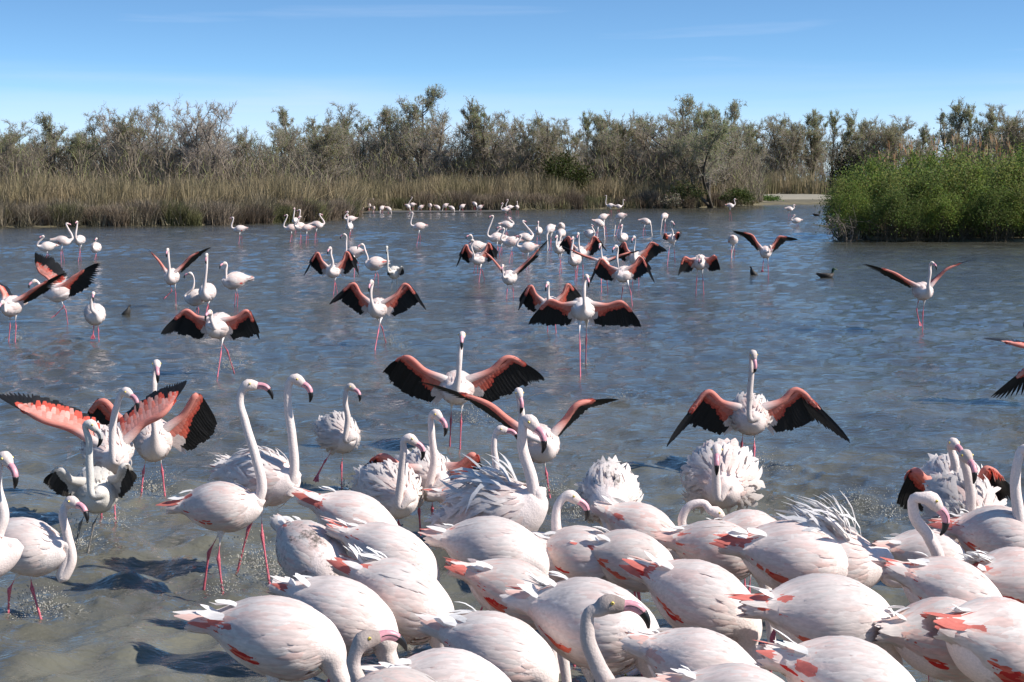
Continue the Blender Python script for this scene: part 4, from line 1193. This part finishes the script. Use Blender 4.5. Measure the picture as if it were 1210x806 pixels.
F((885, 842), -8, 'feeding flamingo of which only the white back rises beside the peach coloured one', red=0.4)
F((1128, 708), 8, 'feeding flamingo with red rump patch and shaded breast', red=1.3, s=1.0)
F((1122, 758), 8, 'bluish white feeding flamingo with dark wing tip', red=0.3, dirty=0.3)
F((1185, 766), 20, 'feeding flamingo with drooping red wing feathers over its tail', red=1.7, s=1.1)
F((1204, 688), 10, 'feeding flamingo with pale pink tail plume beside the rosy-shouldered one', red=1.0, tuft=0.4)
F((1098, 660), 12, 'small white feeding flamingo behind the bird with hooked neck', red=0.2, s=0.85)
F((1140, 640), 30, 'feeding flamingo with tousled white plumes below two birds side by side', red=0.2, s=0.85, tuft=0.5, plume=0.7)

# birds in the packed flock with heads up
flamingo('flamingo with dark brown head and black-tipped bill low at the flock edge', (462, 850), 150, n=[(440, 838), (428, 812), (418, 782), (430, 757)], t=(476, 771), dirty=0.9, grp=FEED, nd=0.0)  # head and neck tinted a darker brown
flamingo('flamingo with muddy grey head and bent neck before the big white feeder', (742, 862), 160, n=[(722, 822), (706, 786), (694, 750), (700, 722), (718, 714)], t=(777, 746), dirty=1.0, mud=0.35, grp=FEED, nd=0.0)
flamingo('ruffled white flamingo standing tall with grey head over the feeding flock', (594, 608), -25, n=[(634, 600), (628, 565), (617, 525), (618, 502), (626, 498)], t=(640, 530), ruf=0.5, pitch=26, grp=FEED, s=1.1, plume=0.6)
flamingo('flamingo with bright pink bill peering down behind the ruffled white bird', (640, 664), 0, n=[(662, 640), (657, 618), (661, 594), (674, 586)], t=(698, 622), grp=FEED, s=0.9, nd=0.0)
flamingo('round mud-speckled flamingo bending down with frayed flank feathers', (720, 588), 262, ruf=0.35, mud=0.55, s=0.95, grp=FEED, tuft=0.3, pitch=-8)
flamingo('flamingo with arched neck dipping its bill over a red-rumped neighbour', (888, 634), 20, n=[(838, 642), (814, 634), (806, 614), (816, 597), (834, 596), (846, 605)], t=(858, 633), grp=FEED, s=0.9, nd=-0.05)
flamingo('flamingo facing out with all its white plumage fluffed into a ruff', (853, 570), 268, n=[(849, 588), (846, 565), (846, 545), (847, 531)], t=(845, 556), ruf=1.0, grp=FEED, s=1.0, zb=0.6)
flamingo('flamingo with deep hooked neck and big pink bill pointing down', (982, 664), -6, n=[(1050, 682), (1088, 680), (1108, 664), (1098, 635), (1080, 608), (1082, 588), (1100, 590)], t=(1119, 654), grp=FEED, s=1.08, nd=-0.12, tuft=0.3, plume=1.0)
flamingo('flamingo with rosy patch at its shoulder and neck held upright', (1186, 638), -20, n=[(1210, 625), (1202, 595), (1200, 562), (1204, 540), (1214, 532)], t=(1232, 558), grp=FEED, red=1.6)
flamingo('narrow-necked flamingo holding half-open red wings behind its twin', (1126, 580), 272, n=[(1129, 570), (1128, 545), (1126, 524)], t=(1131, 543), grp=FEED, ruf=0.5, w=[(1078, 556, 1066, 576, 'd'), (1168, 553, 1206, 580, 'd')], wc=0.7)
flamingo('ruffled flamingo with brown neck standing before the red-winged one', (1142, 612), 275, n=[(1150, 612), (1147, 585), (1142, 555), (1141, 538)], t=(1145, 565), ruf=0.7, grp=FEED, dirty=0.5, red=1.6)

# standing and displaying birds around the flock
WADE = 'flamingos wading around the packed flock'
flamingo('flamingo with bowed head beside a pink-legged wader at the pond edge', (-38, 655), 5, n=[(-2, 640), (4, 610), (-4, 570), (-1, 548), (6, 541)], t=(20, 572), grp=WADE)
flamingo('walking flamingo with low bent neck and downturned pink bill', (32, 648), -10, f=[(8, 725), (54, 727)], n=[(74, 682), (84, 664), (79, 630), (75, 604), (84, 593)], t=(106, 612), grp=WADE, s=1.02, ruf=0.1)
flamingo('greyish young flamingo with grey bill and half-lifted wings', (114, 580), 290, f=[(84, 645), (100, 647)], n=[(112, 585), (106, 555), (105, 520), (107, 501)], t=(117, 530), juv=True, mud=0.35, grp=WADE, s=0.95, ruf=0.15, w=[(70, 554, 52, 566, 'd'), (148, 549, 163, 560, 'd')], wc=0.45)
flamingo('flamingo with coral upper wings flung up behind the grey young bird', (128, 535), 300, f=[(137, 618), (120, 610)], n=[(136, 545), (133, 512), (138, 480), (149, 463)], t=(163, 483), grp=WADE, ruf=0.25, w=[(45, 494, -6, 466, 'u'), (196, 486, 221, 450, 'u')], wc=0.72)
flamingo('splashing flamingo with straight neck and brown-lined wings half open', (181, 520), 285, f=[(165, 583), (196, 582)], n=[(183, 515), (181, 485), (182, 455), (185, 430)], t=(189, 449), grp=WADE, ruf=0.15, w=[(118, 472, 90, 510, 'd'), (234, 466, 219, 515, 'd')])
flamingo('tall pink flamingo striding on long red legs', (264, 600), -4, f=[(238, 690), (266, 702)], n=[(300, 602), (309, 580), (302, 540), (290, 500), (284, 468), (293, 455)], t=(327, 473), grp=WADE, pitch=8, s=1.02)
flamingo('tall flamingo with ruffled rump walking beside the striding pink one', (314, 567), -28, f=[(276, 668), (321, 684)], n=[(340, 585), (347, 560), (345, 515), (340, 475), (341, 455), (350, 448)], t=(366, 472), grp=WADE, pitch=6, ruf=0.3)
flamingo('small whitish flamingo lifting one dark foot out of the water', (402, 515), -55, f=[(404, 577), (376, 560, 384, 545, 'up')], n=[(410, 520), (411, 495), (408, 470), (414, 457)], t=(425, 472), ruf=0.35, s=0.86, dirty=0.4, mud=0.3, red=0.5, grp=WADE)
flamingo('fluffed flamingo with pale ruff and drooping pink bill', (464, 585), -55, n=[(473, 598), (474, 565), (477, 535), (484, 518)], t=(498, 542), ruf=0.55, grp=WADE, f=[(452, 640), (478, 642)])
flamingo('flamingo with half-spread red wings behind the fluffed pale one', (505, 565), -60, n=[(508, 580), (513, 545), (510, 510), (515, 489)], t=(525, 512), ruf=0.35, grp=WADE, f=[(498, 628), (515, 626)], w=[(450, 538, 426, 556, 'd'), (562, 537, 562, 574, 'd')], wc=0.75)
flamingo('pink-necked flamingo low behind the tall ruffled white one', (556, 592), 0, n=[(584, 575), (586, 550), (584, 525), (591, 508)], t=(611, 520), red=0.8, grp=WADE, f=[(548, 640), (566, 642)], s=0.9)
flamingo('flamingo running with narrow red wings raised high to both sides', (636, 524), 285, f=[(628, 580), (652, 584)], n=[(619, 510), (616, 485), (613, 463)], t=(615, 486), grp=WADE, w=[(575, 476, 497, 447, 'b'), (684, 476, 729, 470, 'm')], wc=0.8)
flamingo('flamingo fanning black flight feathers on both sides of a straight neck', (540, 458), 270, f=[(531, 526), (543, 531)], n=[(541, 450), (543, 425), (546, 396)], t=(546, 410), grp=WADE, w=[(479, 421, 457, 434, 'd'), (604, 421, 643, 445, 'd')])
flamingo('muddy-breasted flamingo standing with arched black wings held wide', (886, 492), 272, f=[(875, 545), (892, 556)], n=[(888, 495), (886, 465), (888, 440), (890, 418)], t=(891, 440), mud=0.5, dirty=0.4, ruf=0.25, grp=WADE, w=[(834, 462, 788, 524, 'd'), (944, 459, 1004, 518, 'd')])
flamingo('flamingo with dark drooping wing tip and thin raised far wing', (1248, 425), 200, f=[(1245, 478), (1254, 480)], n=[(1215, 415), (1196 + 30, 395), (1222, 375)], grp=WADE, w=[(1204, 408, 1163, 399, 'b', -1), (1222, 428, 1170, 469, 'm', 1)])

# displaying birds farther out
DISP = 'flamingos spreading their wings out on the water'
flamingo('big white flamingo with broad black-and-red wings drooped wide, one leg forward', (689, 365), 268, f=[(686, 447), (692, 430)], n=[(690, 362), (690, 345), (693, 327)], t=(695, 338), grp=DISP, w=[(648, 355, 624, 381, 'd'), (737, 357, 758, 384, 'd')], s=1.02)
flamingo('flamingo with arched wings standing half hidden behind the big white displaying one', (650, 362), 262, f=[(647, 392), (658, 393)], n=[(648, 352), (647, 335)], t=(645, 343), grp=DISP, w=[(626, 337, 614, 365, 'd'), (672, 335, 685, 354, 'd')])
flamingo('flamingo trotting with black wings arched like a cape', (447, 364), 255, f=[(441, 414), (458, 404)], n=[(440, 360), (438, 345), (439, 333)], t=(437, 344), grp=DISP, w=[(416, 334, 390, 358, 'd'), (481, 335, 503, 365, 'd')])
flamingo('running flamingo with ragged black wings kicking up a brown splash', (259, 385), 250, f=[(255, 446), (279, 437)], n=[(253, 388), (250, 378), (248, 369)], t=(245, 377), grp=DISP, w=[(218, 366, 190, 393, 'd'), (294, 367, 306, 399, 'd')])
flamingo('flamingo holding slim red wings up in a wide V, one foot lifted', (203, 327), 265, f=[(208, 363), (197, 350, 203, 344, 'up')], n=[(200, 320), (199, 305), (198, 295)], t=(198, 303), grp=DISP, w=[(186, 306, 170, 290, 'b'), (225, 303, 248, 291, 'b')])
flamingo('flamingo taking off leftwards with long black-tipped wings raised', (70, 346), 190, f=[(81, 382), (65, 373, 76, 362, 'up')], n=[(54, 350), (47, 337), (41, 332)], t=(36, 340), grp=DISP, w=[(45, 319, 41, 305, 'b', -1), (88, 326, 116, 309, 'b', 1)])
flamingo('flamingo landing with wings up and legs together beside the one taking off', (14, 362), 250, f=[(9, 403), (17, 404)], n=[(6, 368), (3, 357)], t=(2, 366), grp=DISP, w=[(0, 340, -10, 328, 'b'), (42, 340, 77, 320, 'b')])
flamingo('flamingo with bent black wings close to three unopened birds', (394, 320), 255, f=[(393, 348), (400, 346)], n=[(393, 312), (391, 300), (390, 293)], t=(388, 300), grp=DISP, w=[(374, 298, 360, 325, 'd'), (411, 297, 423, 324, 'd')])
flamingo('flamingo with pink wing and dark wing hanging beside a white companion', (566, 306), 235, f=[(565, 334), (574, 331)], n=[(560, 303), (557, 290), (558, 284)], t=(555, 291), grp=DISP, w=[(550, 289, 540, 315, 'd'), (578, 287, 586, 306, 'd')])
flamingo('small flamingo with thin pink wings raised steeply in a V', (602, 328), 255, f=[(598, 353), (607, 352)], n=[(596, 328), (594, 314)], t=(593, 321), grp=DISP, w=[(580, 304, 562, 289, 'b'), (628, 304, 648, 281, 'b')])
flamingo('flamingo walking with lowered arched wings and pale pink lining', (738, 324), 225, f=[(733, 354), (748, 361)], n=[(730, 322), (729, 305), (728, 291)], t=(724, 298), grp=DISP, w=[(709, 306, 696, 336, 'd', -1), (758, 303, 773, 334, 'd', 1)])
flamingo('flamingo with dark wings half open behind the lowered-wing walker', (751, 305), 255, f=[(747, 336), (755, 337)], n=[(749, 298), (749, 280)], t=(747, 287), grp=DISP, w=[(737, 286, 730, 302, 'd'), (771, 286, 788, 296, 'd')])
flamingo('flamingo stretching level thin pink wings between two arched-wing birds', (712, 312), 262, f=[(711, 346), (719, 342)], n=[(711, 305), (709, 289)], t=(708, 296), grp=DISP, w=[(685, 300, 660, 288, 'b'), (738, 300, 756, 295, 'b')])
flamingo('flamingo with black wings lifted above its back amid the crowd', (686, 298), 262, f=[(681, 329), (689, 328)], n=[(684, 290), (683, 276)], t=(682, 283), grp=DISP, w=[(671, 279, 661, 292, 'd'), (703, 279, 717, 297, 'd')])
flamingo('flamingo drying drooped wings with its head pulled in', (827, 310), 265, f=[(822, 347), (832, 348)], n=[(829, 308), (827, 303)], t=(826, 312), grp=DISP, w=[(808, 304, 801, 325, 'd'), (845, 302, 850, 318, 'd')])
flamingo('flamingo leaping with wings curved high above its back', (905, 298), 258, f=[(908, 330), (901, 318, 902, 309, 'up')], n=[(908, 298), (910, 291)], t=(911, 299), grp=DISP, w=[(888, 277, 867, 272, 'm'), (921, 279, 942, 282, 'm')])
flamingo('lone running flamingo with long thin red wings spread level', (1090, 344), 280, f=[(1090, 391), (1086, 380, 1083, 366, 'up')], n=[(1097, 338), (1099, 322), (1101, 311)], t=(1104, 318), grp=DISP, w=[(1056, 322, 1021, 310, 'b'), (1120, 317, 1154, 305, 'b')])
flamingo('flamingo with short dark half-raised wings on thin legs', (794, 282), 262, f=[(788, 313), (798, 310)], n=[(795, 276), (794, 262)], t=(796, 268), grp=DISP, w=[(786, 276, 783, 282, 'd'), (800, 275, 806, 274, 'd')], s=0.95, wc=0.5)

# standing birds, middle distance
ST = 'flamingos standing in the open lagoon'
flamingo('white flamingo standing alone with black-tipped bill turned aside, dark foot raised', (112, 372), 290, f=[(117, 401), (110, 395, 111, 386, 'up')], n=[(109, 366), (108, 355), (110, 347)], t=(112, 355), grp=ST, ruf=0.1)
flamingo('flamingo looking sideways beside a plump upright one', (232, 352), 190, f=[(229, 372), (233, 373)], n=[(228, 340), (225, 323)], t=(217, 329), grp=ST, s=0.9)
flamingo('plump flamingo with straight neck facing out between two smaller birds', (245, 346), 265, f=[(240, 377), (249, 372)], n=[(242, 335), (244, 315), (244, 301)], t=(244, 311), grp=ST)
flamingo('preening-backed flamingo with crossed pink legs looking over its shoulder', (277, 332), 200, f=[(276, 362), (280, 362)], n=[(266, 336), (267, 320), (266, 311)], t=(261, 317), grp=ST)
flamingo('flamingo with both neck and bill bent forward behind the cape-winged bird', (418, 299), 160, f=[(418, 329), (424, 318)], n=[(409, 305), (409, 288), (407, 277)], t=(401, 284), grp=ST)
flamingo('white flamingo turned sideways with gently curved neck near the cape-winged bird', (443, 312), 182, f=[(440, 334), (447, 334)], n=[(434, 308), (431, 295), (428, 289)], t=(423, 294), grp=ST)
flamingo('greenish white young flamingo holding one wing out', (466, 322), 262, f=[(462, 341), (469, 340)], n=[(461, 322), (458, 305), (457, 292)], t=(457, 300), grp=ST, juv=True, w=[(459, 316, 457, 325, 'd'), (475, 315, 476, 322, 'd')], s=0.95, wc=0.5)
flamingo('white companion behind the flamingo with hanging dark wing', (562, 292), 190, f=[(559, 322), (564, 322)], n=[(557, 288), (556, 278)], t=(551, 282), grp=ST)
CROWD = 'white flamingos crowding in the middle of the lagoon'
CL = 'white flamingo standing in the loose crowd in mid lagoon with closed wings'
for (bx, by, th, fx, fy, hx, hy) in [(586, 281, 200, 588, 304, 582, 255), (599, 266, 10, 600, 284, 601, 257), (604, 286, 190, 602, 311, 595, 270), (592, 283, 200, 590, 303, 591, 268),
        (621, 281, 20, 619, 300, 618, 261), (623, 293, 190, 622, 319, 615, 278), (636, 273, 265, 636, 288, 636, 262), (736, 281, 250, 736, 302, 735, 266), (661, 293, 250, 662, 323, 658, 279),
        (679, 307, 250, 680, 333, 677, 281), (697, 277, 300, 697, 297, 699, 266)]:
    flamingo(CL, (bx, by), th, f=[(fx - 1.5, fy), (fx + 2.5, fy - 1)], n=[(hx, hy)], grp=CROWD)
CL2 = 'white flamingo bending its neck down to feed in mid lagoon'
for (bx, by, th, fx, fy) in [(650, 271, 230, 650, 297), (663, 268, 80, 662, 288), (663, 276, 260, 662, 296), (712, 257, 200, 716, 281), (733, 256, 175, 728, 279), (708, 264, 10, 706, 284), (763, 262, -10, 761, 279), (785, 256, 230, 786, 275), (866, 284, 80, 866, 306)]:
    flamingo(CL2, (bx, by), th, f=[(fx - 1.5, fy), (fx + 2, fy - 1)], grp=CROWD)
LG = 'flamingos standing apart by the reeds'
for lab, bx, by, th, fx, fy, hx, hy in [
    ('slim flamingo facing off to the side in a row of four', 55, 292, 205, 54, 308, 51, 279), ('flamingo with tall neck and head turned in a row of four', 74, 285, 20, 74, 310, 79, 264),
    ('tallest flamingo facing out in a row of four', 94, 284, 262, 93, 309, 91, 262), ('small short-necked flamingo in a row of four', 113, 293, 262, 112, 307, 114, 282),
    ('lone white flamingo standing sideways on open water before the tussocks', 283, 271, 180, 283, 288, 275, 257), ('lone flamingo in profile with pink tail before the mud bar', 495, 268, 182, 493, 290, 487, 251)]:
    flamingo(lab, (bx, by), th, f=[(fx - 1.5, fy), (fx + 3, fy - 1)], n=[(hx, hy)], grp=LG)
KN = 'white flamingo in a tight knot of birds off the tussock point'
for bx, by, th, fx, fy, hx, hy in [(344, 270, 185, 343, 286, 339, 254), (349, 261, 260, 349, 276, 348, 246), (354, 268, 230, 355, 288, 355, 256), (362, 270, 180, 362, 288, 354, 248), (375, 266, 10, 373, 287, 378, 253), (413, 268, 262, 413, 282, 411, 254), (414, 259, 200, 415, 276, 411, 250)]:
    flamingo(KN, (bx, by), th, f=[(fx - 1, fy), (fx + 2, fy - 1)], n=[(hx, hy)], grp='flamingos in the knot off the tussocks')
FAR = 'far flamingos along the mud bar'
FL1 = 'tiny far flamingo feeding along the mud bar below the reeds'
for bx, by, fy in [(384, 244, 250), (393, 246, 252), (400, 247, 252), (406, 245, 251), (427, 246, 252), (436, 243, 250), (441, 246, 252), (451, 246, 252), (459, 247, 253), (482, 244, 250), (497, 245, 250), (508, 243, 250), (517, 245, 250), (526, 243, 250), (534, 246, 251), (546, 244, 250), (561, 241, 248), (567, 245, 250)]:
    flamingo(FL1, (bx, by), random.choice([0, 180, 200, -30, 240, 90]), f=[(bx, fy), (bx + 1, fy)], grp=FAR, pitch=-20)
FL2 = 'tiny far flamingo with neck raised on the mud bar'
for bx, by, fy, hx, hy in [(371, 244, 252, 370, 235), (376, 244, 252, 378, 236), (395, 242, 250, 393, 232), (420, 242, 250, 419, 233), (443, 241, 249, 441, 235), (487, 242, 249, 487, 233)]:
    flamingo(FL2, (bx, by), random.choice([180, 250, 0]), f=[(bx, fy), (bx + 1, fy)], n=[(hx, hy)], grp=FAR)
FR = 'far flamingos before the dense reeds'
for lab, bx, by, th, fy, hx, hy in [('far pinkish flamingo leading two others before the dense reeds', 597, 248, 200, 258, 594, 240), ('far white flamingo behind the pinkish one', 602, 245, 200, 254, 600, 236), ('far white flamingo facing away with short neck near a pinkish one', 611, 245, 80, 253, 611, 238),
        ('far flamingo standing tall before the dense reeds beside a crouching one', 721, 243, 165, 255, 716, 231), ('far crouching flamingo with curved neck beside a tall one', 731, 244, 10, 252, 737, 236),
        ('far flamingo with dark legs striding before the sand bank', 863, 243, 5, 259, 868, 235), ('far flamingo with bent dark legs near the leafy island', 933, 247, 10, 260, 938, 242), ('far flamingo sitting low on the water near the leafy island', 941, 261, 190, 268, 939, 254)]:
    flamingo(lab, (bx, by), th, f=[(bx - 1, fy), (bx + 2, fy)], n=[(hx, hy)], grp=FR)
for bx, by, fy in [(978, 259, 268), (985, 262, 272), (991, 270, 282), (988, 256, 266)]:
    flamingo('white flamingo feeding among the dead branches of the leafy island', (bx, by), random.choice([20, 200, 80]), f=[(bx - 1, fy), (bx + 2, fy)], grp='flamingos under the leafy island')

# ------------------------------------------------------------------ small life and splashes
m, nt, p = new_mat('splash_water')
p.inputs['Base Color'].default_value = (0.58, 0.55, 0.48, 1); p.inputs['Roughness'].default_value = 0.12; p.inputs['IOR'].default_value = 1.333
p.inputs['Transmission Weight'].default_value = 0.45
M_SPLASH = m
sr = np.random.default_rng(9)
OCT = np.array([[1, 0, 0], [0, 1, 0], [-1, 0, 0], [0, -1, 0], [0, 0, 1], [0, 0, -1.0]])
def droplets(P, r, stretch):
    """little eight-sided drops, each pulled along its flight"""
    n = len(P)
    z = np.linspace(-1, 1, 5)[1:-1]
    ang = np.arange(6) / 6 * 2 * math.pi
    ring = np.array([[math.cos(a) * math.sqrt(1 - q * q), math.sin(a) * math.sqrt(1 - q * q), q] for q in z for a in ang])
    base = np.vstack([ring, [[0, 0, -1], [0, 0, 1]]])
    V = P[:, None] + base[None] * r[:, None, None] * np.array([1, 1, 1.0]) + (base[None, :, 2:3] * stretch[:, None] * r[:, None, None])
    f = []
    for i in range(2):
        for j in range(6): f.append([i * 6 + j, i * 6 + (j + 1) % 6, i * 6 + 6 + (j + 1) % 6, i * 6 + 6 + j])
    for j in (0, 2, 4):
        f.append([18, (j + 2) % 6, j + 1, j]); f.append([19, 12 + j, 12 + j + 1, 12 + (j + 2) % 6])
    F_ = (np.arange(n)[:, None, None] * 20 + np.array(f)[None]).reshape(-1, 4)
    return V.reshape(-1, 3), F_
def splash(px, py, size, label, n=90):
    n = int(n * 2.4)
    g = on_plane(px, py)
    d = sr.normal(0, 1, (n, 3)); d[:, 2] = np.abs(d[:, 2]) * 1.3; d /= np.linalg.norm(d, axis=1)[:, None]
    q = sr.random(n) ** 0.7
    P = d * (q * size)[:, None] * np.array([1.1, 0.8, 0.85]); P[:, 2] += 0.004
    r = sr.uniform(0.0012, 0.0042, n) * (1.25 - q * 0.7) * (1 + size)
    st = d * sr.uniform(0, 2.2, (n, 1))
    V, F_ = droplets(P, r, st)
    bag = Bag(); bag.add(V, F_, np.array([0.6, 0.6, 0.6]))
    # flattened blobs and broken bubbles drifting where the foot went in
    k = n // 2
    a0 = sr.uniform(0, 6.28, k); rr = size * (0.15 + 0.9 * sr.random(k))
    P = np.stack([np.cos(a0) * rr * 1.3, np.sin(a0) * rr, np.full(k, 0.003)], -1)
    V, F_ = droplets(P, sr.uniform(0.002, 0.007, k), np.zeros((k, 3)))
    V = V.reshape(k, -1, 3); V[:, :, 2] = (V[:, :, 2] - 0.003) * 0.35 + 0.006; V = V.reshape(-1, 3)
    bag.add(V, F_, np.array([0.6, 0.6, 0.6]))
    o = bag.obj('splash', M_SPLASH, None, kind='stuff')
    o.location = tuple(g); o['label'] = label; o['category'] = 'splash'
for px, py, sz, lab, n in [(272, 437, 0.42, 'tall brown splash under the running ragged-winged flamingo', 170), (180, 582, 0.30, 'bright splash at the feet of the straight-necked flamingo', 120), (300, 672, 0.32, 'splash between the two tall walking flamingos', 150),
        (326, 682, 0.22, 'low splash at the tall ruffled-rump flamingo foot', 90), (40, 724, 0.24, 'splash at the bent-necked walker feet', 90), (52, 722, 0.20, 'thin jet of water by the bent-necked walker leg', 60), (92, 646, 0.30, 'splash around the grey young flamingo legs', 120),
        (138, 618, 0.22, 'small splash at the coral-winged flamingo foot', 70), (266, 703, 0.14, 'drip splash at the striding pink flamingo foot', 50), (408, 577, 0.16, 'small splash under the whitish flamingo', 50), (650, 584, 0.22, 'splash at the running red-winged flamingo foot', 80),
        (682, 612, 0.22, 'glassy splash beside the round muddy flamingo', 90), (560, 500, 0.30, 'choppy splash behind the black-fanning flamingo', 100), (462, 406, 0.30, 'splash behind the cape-winged trotter', 90), (22, 402, 0.32, 'splash at the landing flamingo feet', 90),
        (209, 364, 0.22, 'small splash under the V-winged flamingo', 60), (895, 554, 0.26, 'muddy chop behind the muddy-breasted flamingo legs', 90), (693, 432, 0.14, 'drips at the big displaying flamingo forward foot', 40), (900, 326, 0.30, 'splash beside the diving duck', 60),
        (1050, 612, 0.30, 'foaming chop beside the hook-necked flamingo', 120), (1012, 598, 0.22, 'foaming chop behind the raised white plumes', 80), (735, 470, 0.2, 'loose spray on the open water', 30), (1088, 390, 0.16, 'drops at the lone running flamingo foot', 40), (475, 412, 0.2, 'loose drops behind the trotting flamingo', 40)]:
    splash(px, py, sz, lab, n)

# ducks
M_DUCK = attr_mat('duck_feather', 0.6, 40, 0.3, 0.3, 0, 0.3)
def duck(label, px, py, s, th, bodyc, headc, billc, diving=False, name='duck'):
    g = on_plane(px, py)
    root = empty(name, tuple(g), label, 'duck')
    root.rotation_euler = (0, 0, R(th))
    if not diving:
        P = np.array([[-0.26, 0, 0.10, 0.02, 0.012, 0.012], [-0.20, 0, 0.085, 0.06, 0.035, 0.04], [-0.10, 0, 0.06, 0.10, 0.06, 0.07], [0.02, 0, 0.05, 0.115, 0.065, 0.08], [0.12, 0, 0.055, 0.09, 0.06, 0.07], [0.165, 0, 0.10, 0.05, 0.045, 0.045],
                      [0.175, 0, 0.16, 0.034, 0.032, 0.032], [0.185, 0, 0.205, 0.040, 0.040, 0.038], [0.215, 0, 0.225, 0.036, 0.034, 0.034], [0.245, 0, 0.220, 0.018, 0.016, 0.016]]) * s
        Q = hermite(P, 40); V, F_ = loft(Q[:, :3], np.maximum(Q[:, 3:], 0.004), np.array([0, 1.0, 0]), 14)
        hz = np.clip((V[:, 2] / s - 0.115) / 0.02, 0, 1)[:, None] * (V[:, 0:1] > 0.1 * s)
        mesh_obj('body', V, F_, M_DUCK, root, np.array(bodyc) * (1 - hz) + np.array(headc) * hz)
        B = np.array([[0.245, 0, 0.218, 0.016, 0.012, 0.010], [0.275, 0, 0.206, 0.014, 0.006, 0.006], [0.305, 0, 0.203, 0.013, 0.004, 0.004]]) * s
        Q = hermite(B, 8); V, F_ = loft(Q[:, :3], Q[:, 3:], np.array([0, 1.0, 0]), 8); mesh_obj('bill', V, F_, M_BILL, root, np.tile(billc, (len(V), 1)))
        for sg in (1, -1):
            W_ = np.array([[0.10, sg * 0.085, 0.075, 0.012, 0.03, 0.03], [0.0, sg * 0.108, 0.075, 0.016, 0.05, 0.04], [-0.12, sg * 0.085, 0.085, 0.014, 0.04, 0.03], [-0.23, sg * 0.03, 0.115, 0.006, 0.012, 0.012]]) * s
            Q = hermite(W_, 14); V, F_ = loft(Q[:, :3], Q[:, 3:], np.array([0, 1.0, 0]), 8); mesh_obj('wing', V, F_, M_DUCK, root, np.tile(np.array(bodyc) * 0.7, (len(V), 1)))
    else:
        P = np.array([[0.10, 0, -0.08, 0.09, 0.07, 0.07], [0.04, 0, 0.0, 0.11, 0.09, 0.08], [-0.02, 0, 0.08, 0.09, 0.07, 0.06], [-0.05, 0, 0.15, 0.05, 0.035, 0.03], [-0.06, 0, 0.20, 0.02, 0.01, 0.01]]) * s
        Q = hermite(P, 24); V, F_ = loft(Q[:, :3], Q[:, 3:], np.array([0, 1.0, 0]), 12); mesh_obj('rump', V, F_, M_DUCK, root, np.tile(bodyc, (len(V), 1)))
        V, F_ = fan(np.array([[-0.05, y, 0.15] for y in (-0.03, -0.01, 0.01, 0.03)]) * s, np.array([[-0.4, y * 6, 1.0] for y in (-0.03, -0.01, 0.01, 0.03)]), np.tile([-1.0, 0, 0], (4, 1)), np.full(4, 0.09 * s), np.full(4, 0.03 * s), np.zeros(4))
        mesh_obj('tail', V, F_, M_DUCK, root, np.tile(np.array(bodyc) * 0.6, (len(V), 1)))
duck('drake with glossy dark green head swimming on open water', 976, 328, 1.0, 0, (0.07, 0.055, 0.045), (0.01, 0.035, 0.02), (0.25, 0.25, 0.05))
duck('dark duck upended with its tail in the air beside a splash', 890, 325, 1.0, 20, (0.035, 0.03, 0.026), (0, 0, 0), (0, 0, 0), True)
duck('dark upended duck between the landing flamingo and the lone white one', 150, 372, 0.8, 160, (0.045, 0.04, 0.035), (0, 0, 0), (0, 0, 0), True)
duck('small black coot near the leafy island', 965, 255, 1.3, 20, (0.015, 0.015, 0.016), (0.01, 0.01, 0.01), (0.7, 0.66, 0.6), name='coot')

# dead branches hanging from the island into the water
for i, (px, py, top, lab) in enumerate([(992, 283, 258, 'bare dead branch leaning out of the leafy island'), (1000, 286, 252, 'forked dead branch standing in the water at the leafy island')]):
    g = on_plane(px, py); root = empty('dead_branch', tuple(g), lab, 'branch')
    rr = np.random.default_rng(60 + i); bag = Bag()
    H = (py - top) / FPX * g[1]
    for k in range(7):
        p0 = np.array([0.25, 0.1, -0.15]) * rr.uniform(0, 1); p2 = np.array([rr.uniform(-0.55, 0.35), rr.uniform(-0.3, 0.4), H * rr.uniform(0.5, 1.0)])
        p1 = (p0 + p2) / 2 + rr.normal(0, 0.12, 3)
        V, F_ = tube([p0, p1, p2], [0.035, 0.022, 0.007], 6); bag.add(V, F_, np.array([0.16, 0.13, 0.10]))
        for j in range(4):
            q0 = p1 + (p2 - p1) * rr.random(); V, F_ = tube([q0, q0 + rr.normal(0, 0.15, 3), q0 + rr.normal(0, 0.3, 3)], [0.012, 0.009, 0.004], 5); bag.add(V, F_, np.array([0.18, 0.15, 0.12]))
    bag.obj('limb', M_BARK, root)
